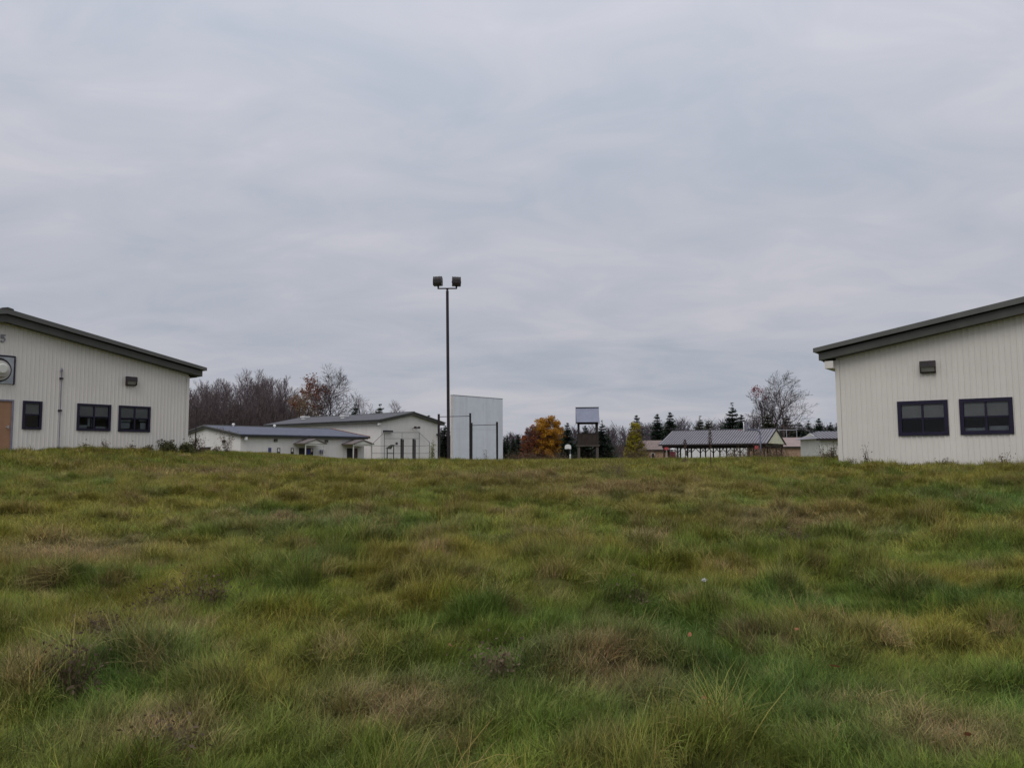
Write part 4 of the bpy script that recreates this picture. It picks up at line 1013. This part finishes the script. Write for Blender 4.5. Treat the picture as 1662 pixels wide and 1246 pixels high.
FIRS = [(1188, 656, 190, 2, 0, 'tall dark fir poking up behind the middle of the pavilion roof'), (1203, 671, 188, 1, 0, 'shorter dark fir close against the tall fir behind the pavilion roof'),
        (1067, 670, 185, 1, 0, 'dark spruce behind the pavilion corner, left one of the pair by the lodge'), (1087, 667, 182, 1, 0, 'dark spruce behind the pavilion corner, the taller one of the pair'),
        (1136, 677, 200, 2, 1, 'olive-brown spruce behind the pavilion ridge'), (1149, 683, 205, 4, 1, 'small olive-brown spruce beside its twin behind the pavilion ridge'),
        (1246, 668, 196, 2, 1, 'dark ivy-green fir at the foot of the big forked tree'), (1276, 674, 215, 4, 1, 'olive fir under the straight-trunked leafless tree'),
        (1033, 672, 205, 1, 0, 'dark fir rising behind the yellow-green tree'), (921, 684.5, 190, 1, 0, 'narrow dark fir standing against the orange tree'),
        (950, 689, 200, 1, 0, 'dark fir showing through the watch tower opening'), (977, 684, 190, 2, 0, 'tall dark fir directly right of the watch tower'),
        (577, 655, 190, 0, 0, 'narrow dark fir above the gymnasium roof, beside the lone tree'), (617, 655, 188, 0, 0, 'narrow dark fir above the gymnasium roof among bare branches'),
        (696, 672, 190, 1, 0, 'tip of a dark fir just past the gymnasium gable'), (722, 690, 170, 4, 0, 'dark broad fir between the gymnasium and the handball wall'), (937, 712, 198, 4, 0, 'low broad fir beside the fan-shaped backboard'),
        (990, 712, 195, 4, 0, 'low broad fir right of the watch tower fir')]
for px, py, Y, v, wm, lab in FIRS:
    place_tree('fir_tree', px, py, Y, [CON[v][0], ('crown', CON[v][1 + wm])], 9.9, lab, zb=1.0, wide=1.3)
for px, py in ((1297, 684), (1304, 694), (1312, 682), (1321, 694), (1329, 677), (1339, 692), (1348, 685), (1358, 688), (1367, 690), (1290, 697)):
    place_tree('fir_tree', px, py, random.uniform(205, 240), [CON[px % 4][0], ('crown', CON[px % 4][1])], 9.9, 'dark fir in the row above the pink roof and seamed shed', 'tree', 'firs above the pink roof', zb=1.0, wide=1.35)
for px, py in ((823, 706), (833, 708), (841, 704), (850, 708), (818, 712)):
    place_tree('fir_tree', px, py, random.uniform(205, 230), [CON[px % 5][0], ('crown', CON[px % 5][1])], 9.9, 'dark fir between the handball wall and the orange tree', 'tree', 'firs between handball wall and orange tree', zb=1.0, wide=1.3)
# distant leafless wood along the horizon
V_, Q_ = [], []
rng = np.random.default_rng(77); S = []
fl = [(690, 700), (715, 696), (740, 700), (820, 702), (850, 704), (900, 704), (925, 694), (960, 692), (990, 694), (1003, 688), (1015, 698), (1030, 690), (1060, 690), (1100, 684), (1115, 680), (1130, 683), (1165, 684), (1215, 680), (1260, 686), (1300, 690), (1400, 690)]
for k in range(250):
    px = rng.uniform(690, 1390); Y = rng.uniform(270, 340); py = float(np.interp(px, [a for a, b in fl], [b for a, b in fl])) + rng.uniform(-2, 9)
    p = at(px, py, Y); H = p.z - .5; az0 = rng.random() * 6.28
    S.append((p.x, Y, .5, p.x, Y, .5 + H * .9, .16, .05))
    n = 46
    f = rng.random(n) ** .8; z = .5 + H * (.15 + .80 * f); az = rng.random(n) * 6.283; L = H * (.10 + .20 * (1 - f)) * rng.uniform(.6, 1.3, n)
    for i in range(n):
        S.append((p.x, Y, z[i], p.x + L[i] * math.cos(az[i]), Y + L[i] * math.sin(az[i]), z[i] + L[i] * rng.uniform(.7, 1.6), .075, .035))
o = bpy.data.objects.new('distant_wood', seg_mesh('distant_wood', S, M['far_twig'], 3)); COL.objects.link(o)
tag(o, 'far-off purplish leafless wood along the horizon', 'wood', None, 'stuff')
# broadleaf crowns with colour
def leafy(seed, shape, n, size, mt, H, w, bare_frac=0.0):
    rng = np.random.default_rng(seed); T, Bs = grow(rng, H * .9, .22, .75, (14, 8, 4), .12, .5, 1, .02, .95, .5)
    nb = 330; C = []
    for k in range(nb):
        while True:
            q_ = rng.uniform(-1, 1, 3); q_[2] = rng.random()
            if shape(q_): break
        c = np.array([q_[0] * w, q_[1] * w, q_[2] * H]); rr = rng.uniform(.45, 1.0) * w * .21
        m_ = int(n / nb); dv = rng.normal(0, 1, (m_, 3)); dv /= np.linalg.norm(dv, axis=1, keepdims=True)
        C.append(c + dv * (rr * rng.random((m_, 1)) ** .45) * np.array([1, 1, .8]))
    C = np.concatenate(C); C = C[C[:, 2] > .2]
    S = [b for b in T + Bs if (b[3] / w) ** 2 + (b[4] / w) ** 2 < 1.0]
    return [('trunk', seg_mesh('trunk', T, M['bark'], 5)), ('branches', seg_mesh('branches', S, M['twig'], 3)), ('crown', leaf_cards('crown', C, size, mt, rng, flat=.2))]
dome = lambda q: q[0] ** 2 + q[1] ** 2 < (1 - (max(q[2], 0) / 1.02) ** 2.6) * .92
ot = place_tree('autumn_tree', 888, 671.5, 200, leafy(501, dome, 34000, .12, M['autumn'], 7.4, 3.7), 7.9, 'round orange-yellow autumn tree left of the watch tower', zb=1.0, rz=1.0)
place_tree('autumn_tree', 864, 688, 198, leafy(502, dome, 12000, .11, M['rusty_leaf'], 6, 2.4), 6.2, 'brownish half-bare autumn tree merging into the left of the orange tree', zb=1.0, rz=.2)
cone = lambda q: q[0] ** 2 + q[1] ** 2 < (1 - .75 * q[2]) ** 2 * .85
place_tree('autumn_tree', 1030, 684, 140, leafy(503, cone, 13000, .12, M['yellowgreen'], 6.6, 2.4), 6.8, 'loose yellow-green tree left of the tan lodge', zb=1.0, rz=2.0)

# ------------------------------------------------------------------ shrubs and tall weeds
def shrub(name, loc, h, w, mt, label, seed, n=900, leaf=.035, stems=16, smat='weed_stalk', group=None, thick=1.0, cat='shrub'):
    rng = np.random.default_rng(seed); r = empty(name, loc, 0, label, cat, group); S = []; C = []
    for k in range(stems):
        az = rng.random() * 6.283; t = rng.uniform(.0, .7); d = np.array([math.cos(az) * t * w / h, math.sin(az) * t * w / h, 1.]); L = h * rng.uniform(.55, 1.05); p = np.array([rng.normal(0, w * .22), rng.normal(0, w * .15), -.08])
        for i in range(5):
            q_ = p + d * L / 5; S.append((*p, *q_, .006 * thick, .0045 * thick)); 
            m_ = int(n * 3 / stems / 5); C.append(p + (q_ - p) * rng.random((m_, 1)) + rng.normal(0, .05 + .10 * w * (i > 0), (m_, 3))); p = q_; d = d + rng.normal(0, .16, 3)
    C = np.concatenate(C); C = C[C[:, 2] > .01]
    child('stems', seg_mesh('stems', S, M[smat], 3), r); child('foliage', leaf_cards('foliage', C, leaf * 1.25, M[mt], rng), r); return r
def hall_base(x, off):                              # in front of the left hall's gable, x from its corner
    p = Vector((-14.68, 37.57, 0)) + Matrix.Rotation(rad(53), 3, 'Z') @ Vector((x, -off, 0)); return (p.x, p.y, gz(p.x, p.y))
shrub('green_bush', hall_base(-1.3, .7), .52, .5, 'bush_green', 'leafy olive bush against the hall wall, the bushiest of the clump', 601, 1500)
shrub('green_bush', hall_base(-.5, .75), .46, .36, 'bush_green', 'dark compact bush right at the hall corner', 602, 1200)
shrub('green_bush', hall_base(-2.2, .6), .28, .32, 'bush_green', 'low bush left of the bushy clump by the hall wall', 603, 800)
for x, h in ((-3.9, .62), (-4.7, .5), (-2.75, .5)): shrub('dry_weed', hall_base(x, .45), h, .16, 'bush_brown', 'thin dry reddish weed standing under the hall windows', 610 + int(h * 100), 70, .022, 4, group='dry weeds under the hall windows', cat='weed')
for px, Y, h, w, lab in ((312, 40, 1.05, .45, 'tall brown dead shrub just past the hall corner'), (326, 42, .7, .55, 'spreading brown dead shrub right of the hall corner'), (368, 47, 1.35, .35, 'thin twiggy brown shrub before the low hall gable'), (352, 46, .45, .5, 'low brown shrub left of the twiggy one before the low hall')):
    p = at(px, 735, Y); shrub('dead_shrub', (p.x, Y, gz(p.x, Y)), h, w, 'bush_brown', lab, 620 + px, 230 if h > .6 else 150, .026, 14)
p = at(703, 740, 45); shrub('pale_weed', (p.x, 45, gz(p.x, 45)), 1.05, .14, 'weed_pale', 'tall pale-leaved weed stalk beside the chin-up bar post', 640, 130, .035, 4, cat='weed')
p = at(789, 740, 50); shrub('dry_weed', (p.x, 50, gz(p.x, 50)), .9, .12, 'bush_brown', 'lone dry weed stalk in front of the handball wall', 641, 50, .02, 3, cat='weed')
for px, Y, h, w, lab in ((1225, 46, .85, 1.5, 'straw-brown weed thicket below the red sign'), (1250, 47, .8, 1.3, 'brown weed thicket below the pavilion gable'), (1195, 48, .6, 1.3, 'low tan weed thicket in front of the pavilion posts'), (1270, 50, .7, 1.0, 'brown weed thicket at the right end of the pavilion'), (1350, 36, .75, .5, 'reddish-brown shrub beside the right-hand hall corner'), (1343, 38, .6, .8, 'low green-brown shrub in front of the off-white shed'),
                         (1035, 52, .9, 2.2, 'wide tan weed thicket in front of the lodge'), (862, 55, .75, 2.2, 'brown weed thicket below the orange tree'), (835, 54, .7, 1.2, 'purple-brown weeds right of the handball wall'), (905, 56, .6, 1.5, 'brown weeds below the fan-shaped backboard'), (1092, 50, .55, .9, 'yellowish weed clump below the covered cart')):
    p = at(px, 742, Y); shrub('weed_thicket', (p.x, Y, gz(p.x, Y)), h * .95, w, 'bush_brown' if 'green' not in lab else 'bush_green', lab, 650 + px, int(380 * w), .024, int(26 * w) + 8, cat='weeds')
def right_base(x, off):
    p = Vector((10.92, 27.84, 0)) + Matrix.Rotation(rad(-35), 3, 'Z') @ Vector((x, -off, 0)); return (p.x, p.y, gz(p.x, p.y))
for x, h, lab in ((.95, .55, 'thin brown weed near the corner of the windowed hall'), (3.2, .42, 'feathery brown weeds under the left window of the pair'), (4.75, .42, 'dark dry weeds under the right window of the pair'), (.45, .3, 'short brown weed at the foot of the corner trim')):
    shrub('dry_weed', right_base(x, .5), h, .22, 'bush_brown', lab, 700 + int(x * 10), 40, .02, 8, cat='weed')
# mullein stalk on the crest
def mullein(px, py_top, Y, lab, seed):
    p = at(px, 742, Y); z0 = gz(p.x, Y); h = at(px, py_top, Y).z - z0; r = empty('mullein_stalk', (p.x, Y, z0), 0, lab, 'weed')
    MB().tube((0, 0, -.05), (-.004, 0, h * .62), .014, .011, 6).build('stem', M['weed_stalk'], r)
    rng = np.random.default_rng(seed); n = 260; z = rng.uniform(.60, 1.0, n) * h; rad_ = .062 * np.sin(np.clip((z / h - .58) / .42, 0, 1) * math.pi) ** .6 + .004; az = rng.random(n) * 6.283
    child('seed_head', leaf_cards('seed_head', np.stack([np.cos(az) * rad_ * rng.random(n) ** .5 - .005, np.sin(az) * rad_ * rng.random(n) ** .5, z], 1), .02, M['weed_stalk'], rng), r)
    C = np.stack([rng.normal(0, .09, 60), rng.normal(0, .09, 60), rng.uniform(0, .2, 60)], 1); child('dead_leaves', leaf_cards('dead_leaves', C, .05, M['bush_brown'], rng), r)
mullein(1153.5, 697, 24, 'tall dark dead mullein stalk standing up before the pavilion roof', 1)
mullein(1112.5, 713, 30, 'short thin dead stalk left of the tall mullein', 2)
# fallen leaves and a late flower in the grass
lf = np.array([(-.05, 0, 0), (-.02, -.028, .008), (.03, -.022, .012), (.06, 0, .02), (.03, .022, .014), (-.02, .028, .006)])
for px, py, lab, s in ((1358, 1121, 'curled orange fallen leaf lying in the lush grass', 1.2), (730, 1083, 'small orange fallen leaf beside the tall tussock', .9), (1120, 1069, 'pinkish brown fallen leaf on the dark green grass', .8), (1294, 1062, 'pale dry fallen leaf on the lush grass', .7), (1143, 1179, 'dark reddish fallen leaf near the bright green patch', .8), (345, 1133, 'reddish fallen leaf in the matted grass', .8), (1574, 1243, 'brown fallen leaf at the edge of the tall grass', 1.0), (510, 905, 'tiny pale leaf caught in the meadow', .8)):
    p = onground(px, py); o = link_mesh('fallen_leaf', lf * s * .55, [[0, 1, 2, 3], [0, 3, 4, 5]], M['dead_leaf']); o.location = (p.x, p.y, p.z + .13); o.rotation_euler = (random.uniform(.2, .6), random.uniform(-.4, .1), random.uniform(0, 6)); tag(o, lab, 'leaf')
p = onground(1142, 975); fl_ = empty('clover_flower', (p.x, p.y, p.z), 0, 'single white flower head in the meadow grass', 'flower')
MB().tube((0, 0, 0), (.01, 0, .15), .003, .003, 5).build('stem', M['bush_green'], fl_)
rngF = np.random.default_rng(3); child('petals', leaf_cards('petals', rngF.normal(0, .012, (40, 3)) * .5 + np.array([.01, 0, .15]), .008, M['white'], rngF), fl_)
# brushy dead weed clumps rooted in the meadow
for px, py, h, w, sm2, lab in ((330, 985, .30, .42, 'bush_brown', 'dark brown brushy weed mound, the widest in the meadow'), (265, 990, .22, .3, 'bush_brown', 'smaller dark weed mound joined to the widest one'), (170, 1050, .30, .22, 'weed_tan', 'brown drooping tussock below the dark weed mound'), (805, 1105, .24, .12, 'weed_tan', 'upright straw-coloured tuft beside the orange leaf'),
                            (268, 1228, .20, .10, 'weed_tan', 'pale straw tuft at the near edge of the meadow'), (1030, 985, .18, .16, 'bush_brown', 'dark rounded tussock beside the white flower'), (1290, 885, .26, .4, 'bush_brown', 'brown weed mound on the slope below the windowed hall'), (1000, 775, .45, .5, 'weed_tan', 'tall brown weed clump on the crest left of the mullein'), (110, 1130, .3, .25, 'bush_brown', 'dark twiggy weed clump in the matted grass')):
    p = onground(px, py); shrub('weed_clump', (p.x, p.y, p.z), h, w, 'bush_brown', lab, 800 + px, 240, .010, 110, sm2, cat='weeds', thick=.3)
# ------------------------------------------------------------------ meadow grass
def grassmat(name, trans=0.30):
    G = bpy.data.materials.new(name); G.use_nodes = True; t = G.node_tree; t.nodes.clear()
    o = N(t, 'ShaderNodeOutputMaterial'); d = N(t, 'ShaderNodeBsdfPrincipled'); tr = N(t, 'ShaderNodeBsdfTranslucent'); x = N(t, 'ShaderNodeMixShader')
    d.inputs['Roughness'].default_value = .6; d.inputs['Specular IOR Level'].default_value = .18
    a = N(t, 'ShaderNodeAttribute', attribute_name='gcol', attribute_type='INSTANCER'); b = N(t, 'ShaderNodeAttribute', attribute_name='blade', attribute_type='GEOMETRY')
    m1 = N(t, 'ShaderNodeMix', data_type='RGBA', blend_type='MULTIPLY'); m1.inputs[0].default_value = 1
    t.links.new(a.outputs['Color'], m1.inputs[6]); t.links.new(b.outputs['Color'], m1.inputs[7])
    t.links.new(m1.outputs[2], d.inputs['Base Color']); t.links.new(m1.outputs[2], tr.inputs[0]); x.inputs[0].default_value = trans
    t.links.new(d.outputs[0], x.inputs[1]); t.links.new(tr.outputs[0], x.inputs[2]); t.links.new(x.outputs[0], o.inputs[0]); return G
GM = grassmat('meadow_grass')
def clump(seed, n, length, width, rad_, lean=(.5, 1.35), spread=.9, segs=3, straw=.12, head=False):
    """a tuft of bent blades, most of them falling towards +x"""
    rng = np.random.default_rng(seed)
    r = rad_ * np.sqrt(rng.random(n)); a = rng.random(n) * 6.283; root = np.stack([r * np.cos(a), r * np.sin(a), np.full(n, -.02)], 1)
    az = rng.normal(0, spread, n); L = length * rng.uniform(.45, 1.15, n); th0 = rng.uniform(.05, .5, n) * lean[0] / .5; th1 = rng.uniform(*lean, n)
    wd_ = width * rng.uniform(.6, 1.3, n); side = np.stack([-np.sin(az), np.cos(az), np.zeros(n)], 1); h = np.stack([np.cos(az), np.sin(az), np.zeros(n)], 1)
    P = [root]; p = root.copy()
    for i in range(segs):
        th = th0 + (th1 - th0) * ((i + .5) / segs); p = p + (h * np.sin(th)[:, None] + np.array([[0, 0, 1.]]) * np.cos(th)[:, None]) * (L / segs)[:, None]; P.append(p)
    tw = rng.uniform(-.5, .5, n)[:, None]; side = side + np.array([[0, 0, 1.]]) * tw
    V = []
    for i in range(segs):
        w = (wd_ * (1 - .75 * (i / segs) ** 1.5))[:, None] * .5; V += [P[i] - side * w, P[i] + side * w]
    V.append(P[-1]); V = np.stack(V, 1); k = V.shape[1]
    base = (np.arange(n) * k)[:, None]; tris = []
    for i in range(segs - 1):
        j = 2 * i; tris += [(j, j + 1, j + 3), (j, j + 3, j + 2)]
    tris.append((2 * segs - 2, 2 * segs - 1, 2 * segs)); Q = (base[:, :, None] + np.array(tris)[None]).reshape(-1, 3)
    me = np_mesh('grass_tuft', V.reshape(-1, 3), Q, GM)
    v = rng.uniform(.45, 1.45, n); col = np.stack([v * rng.uniform(.92, 1.1, n), v, v * rng.uniform(.8, 1.1, n)], 1)
    sm = rng.random(n) < straw; col[sm] = np.stack([rng.uniform(1.4, 1.8, sm.sum()), rng.uniform(1.2, 1.5, sm.sum()), rng.uniform(1.2, 1.9, sm.sum())], 1)
    col = np.repeat(col, k, 0); ca = me.attributes.new('blade', 'FLOAT_COLOR', 'POINT'); ca.data.foreach_set('color', np.concatenate([col, np.ones((len(col), 1))], 1).astype(np.float32).ravel())
    return me
def gn_scatter(name, P, rot, scl, colr, meshes, label):
    """one object: every tuft is instanced on a point that carries its turn, size and colour"""
    me = bpy.data.meshes.new(name); me.vertices.add(len(P)); me.vertices.foreach_set('co', P.astype(np.float32).ravel())
    for nm, typ, key, arr in (('turn', 'FLOAT_VECTOR', 'vector', rot), ('size', 'FLOAT_VECTOR', 'vector', scl)):
        a = me.attributes.new(nm, typ, 'POINT'); a.data.foreach_set(key, arr.astype(np.float32).ravel())
    a = me.attributes.new('gcol', 'FLOAT_COLOR', 'POINT'); a.data.foreach_set('color', np.concatenate([colr, np.ones((len(colr), 1))], 1).astype(np.float32).ravel())
    a = me.attributes.new('pick', 'INT', 'POINT'); a.data.foreach_set('value', np.random.default_rng(len(P)).integers(0, len(meshes), len(P)).astype(np.int32))
    me.materials.append(GM)
    o = bpy.data.objects.new(name, me); COL.objects.link(o); tag(o, label, 'grass', None, 'stuff')
    g = bpy.data.node_groups.new(name, 'GeometryNodeTree')
    g.interface.new_socket('Geometry', in_out='INPUT', socket_type='NodeSocketGeometry'); g.interface.new_socket('Geometry', in_out='OUTPUT', socket_type='NodeSocketGeometry')
    gi = g.nodes.new('NodeGroupInput'); go_ = g.nodes.new('NodeGroupOutput'); ip = g.nodes.new('GeometryNodeInstanceOnPoints'); jn = g.nodes.new('GeometryNodeJoinGeometry')
    for mm in meshes:
        src = bpy.data.objects.new('grass_tuft', mm)       # holds the tuft's mesh for the node; not in the scene
        oi = g.nodes.new('GeometryNodeObjectInfo'); oi.inputs['Object'].default_value = src; oi.inputs['As Instance'].default_value = False
        gt = g.nodes.new('GeometryNodeGeometryToInstance'); g.links.new(oi.outputs['Geometry'], gt.inputs[0]); g.links.new(gt.outputs[0], jn.inputs[0])
    def attr(nm, dt):
        n = g.nodes.new('GeometryNodeInputNamedAttribute'); n.data_type = dt; n.inputs['Name'].default_value = nm; return n.outputs['Attribute']
    g.links.new(gi.outputs[0], ip.inputs['Points']); g.links.new(jn.outputs[0], ip.inputs['Instance']); ip.inputs['Pick Instance'].default_value = True
    g.links.new(attr('pick', 'INT'), ip.inputs['Instance Index']); g.links.new(attr('size', 'FLOAT_VECTOR'), ip.inputs['Scale'])
    e2r = g.nodes.new('FunctionNodeEulerToRotation'); g.links.new(attr('turn', 'FLOAT_VECTOR'), e2r.inputs[0]); g.links.new(e2r.outputs[0], ip.inputs['Rotation'])
    g.links.new(ip.outputs[0], go_.inputs[0])
    md = o.modifiers.new('scatter', 'NODES'); md.node_group = g; return o
def inside_halls(x, y):
    bad = np.zeros(len(x), bool)
    for O, rz, x0, x1 in (((-14.68, 37.57), rad(53), -15.7, 0), ((10.92, 27.84), rad(-35), 0, 15.7)):
        c, s = math.cos(rz), math.sin(rz); lx = (x - O[0]) * c + (y - O[1]) * s; ly = -(x - O[0]) * s + (y - O[1]) * c
        bad |= (lx > x0 - .02) & (lx < x1 + .02) & (ly > -.06) & (ly < 27)
    return bad
def scatter_pts(y0, y1, dens, seed, wid=.74, pad=4.0):
    rng = np.random.default_rng(seed); n = int(dens * (y1 - y0) * 2 * (wid * y1 + pad)); y = rng.uniform(y0, y1, n); x = rng.uniform(-1, 1, n) * (wid * y1 + pad)
    k = (np.abs(x) < wid * y + pad) & ~inside_halls(x, y); return x[k], y[k], rng
def flow(x, y): return 6.283 * 1.6 * fbm(x * .42 + 9, y * .42, 91, 2)
def layer(name, y0, y1, dens, seed, meshes, label, tall=1.0, mask=None, tone=None, jit=1.1):
    x, y, rng = scatter_pts(y0, y1, dens, seed)
    if mask is not None: k = rng.random(len(x)) < mask(x, y); x, y = x[k], y[k]
    lump = lumps(x, y)[1]; c, dry = meadow_colour(x, y, lump)
    c = c * rng.uniform(.62, 1.38, (len(x), 1))
    if tone is not None: c = c * (1 - tone[1]) + np.array(tone[0])[None] * tone[1] * rng.uniform(.8, 1.2, (len(x), 1))
    hgt = tall * (.62 + .55 * fbm(x * .8, y * .8, 95, 2) + .38 * lump) * rng.uniform(.75, 1.25, len(x)) * (1 - .25 * dry)
    rot = np.stack([rng.normal(0, .22, len(x)), rng.normal(0, .22, len(x)), flow(x, y) + rng.normal(0, jit, len(x))], 1)
    s = rng.uniform(.85, 1.2, len(x)); P = np.stack([x, y, ground(x, y)], 1)
    return gn_scatter(name, P, rot, np.stack([s, s, hgt], 1), c, meshes, label)
near = [clump(900 + k, 80, .17, .0030, .09, (.6, 1.95), 1.1, 3, .2) for k in range(6)]
mid = [clump(920 + k, 70, .19, .0046, .12, (.6, 1.9), 1.1, 3, .18) for k in range(5)]
far = [clump(940 + k, 56, .24, .0095, .21, (.5, 1.7), 1.2, 2, .10) for k in range(5)]
layer('near_meadow_grass', 1.2, 9.5, 210, 1, near, 'long matted meadow grass bending every way in the foreground', 0.88)
layer('middle_meadow_grass', 9.5, 22, 100, 2, mid, 'tussocky olive and green meadow grass on the slope', 0.80)
layer('crest_meadow_grass', 22, 62, 28, 3, far, 'rough grass along the crest before the buildings', 0.72)
# tussocks of longer, drier grass on the lumps
tus = [clump(960 + k, 90, .40, .0040, .10, (.6, 1.7), 2.2, 4, .30) for k in range(4)]
lm = lambda x, y: np.clip(lumps(x, y)[1] - .35, 0, 1)
layer('tussock_grass', 2.5, 24, 12, 4, tus, 'taller drooping straw-tinged tussocks scattered through the meadow', 0.72, lm, ((.19, .155, .055), .4), 2.0)
stk = [clump(980 + k, 12, .50, .0026, .16, (.05, .55), 2.5, 3, .5) for k in range(4)]
sm_ = lambda x, y: sstep(.55, .8, fbm(x * .33, y * .33, 131, 2))
layer('dead_grass_stems', 2.5, 46, 4.0, 5, stk, 'thin upright dead grass stems standing above the meadow', 0.72, sm_, ((.20, .165, .085), .8), 2.0)
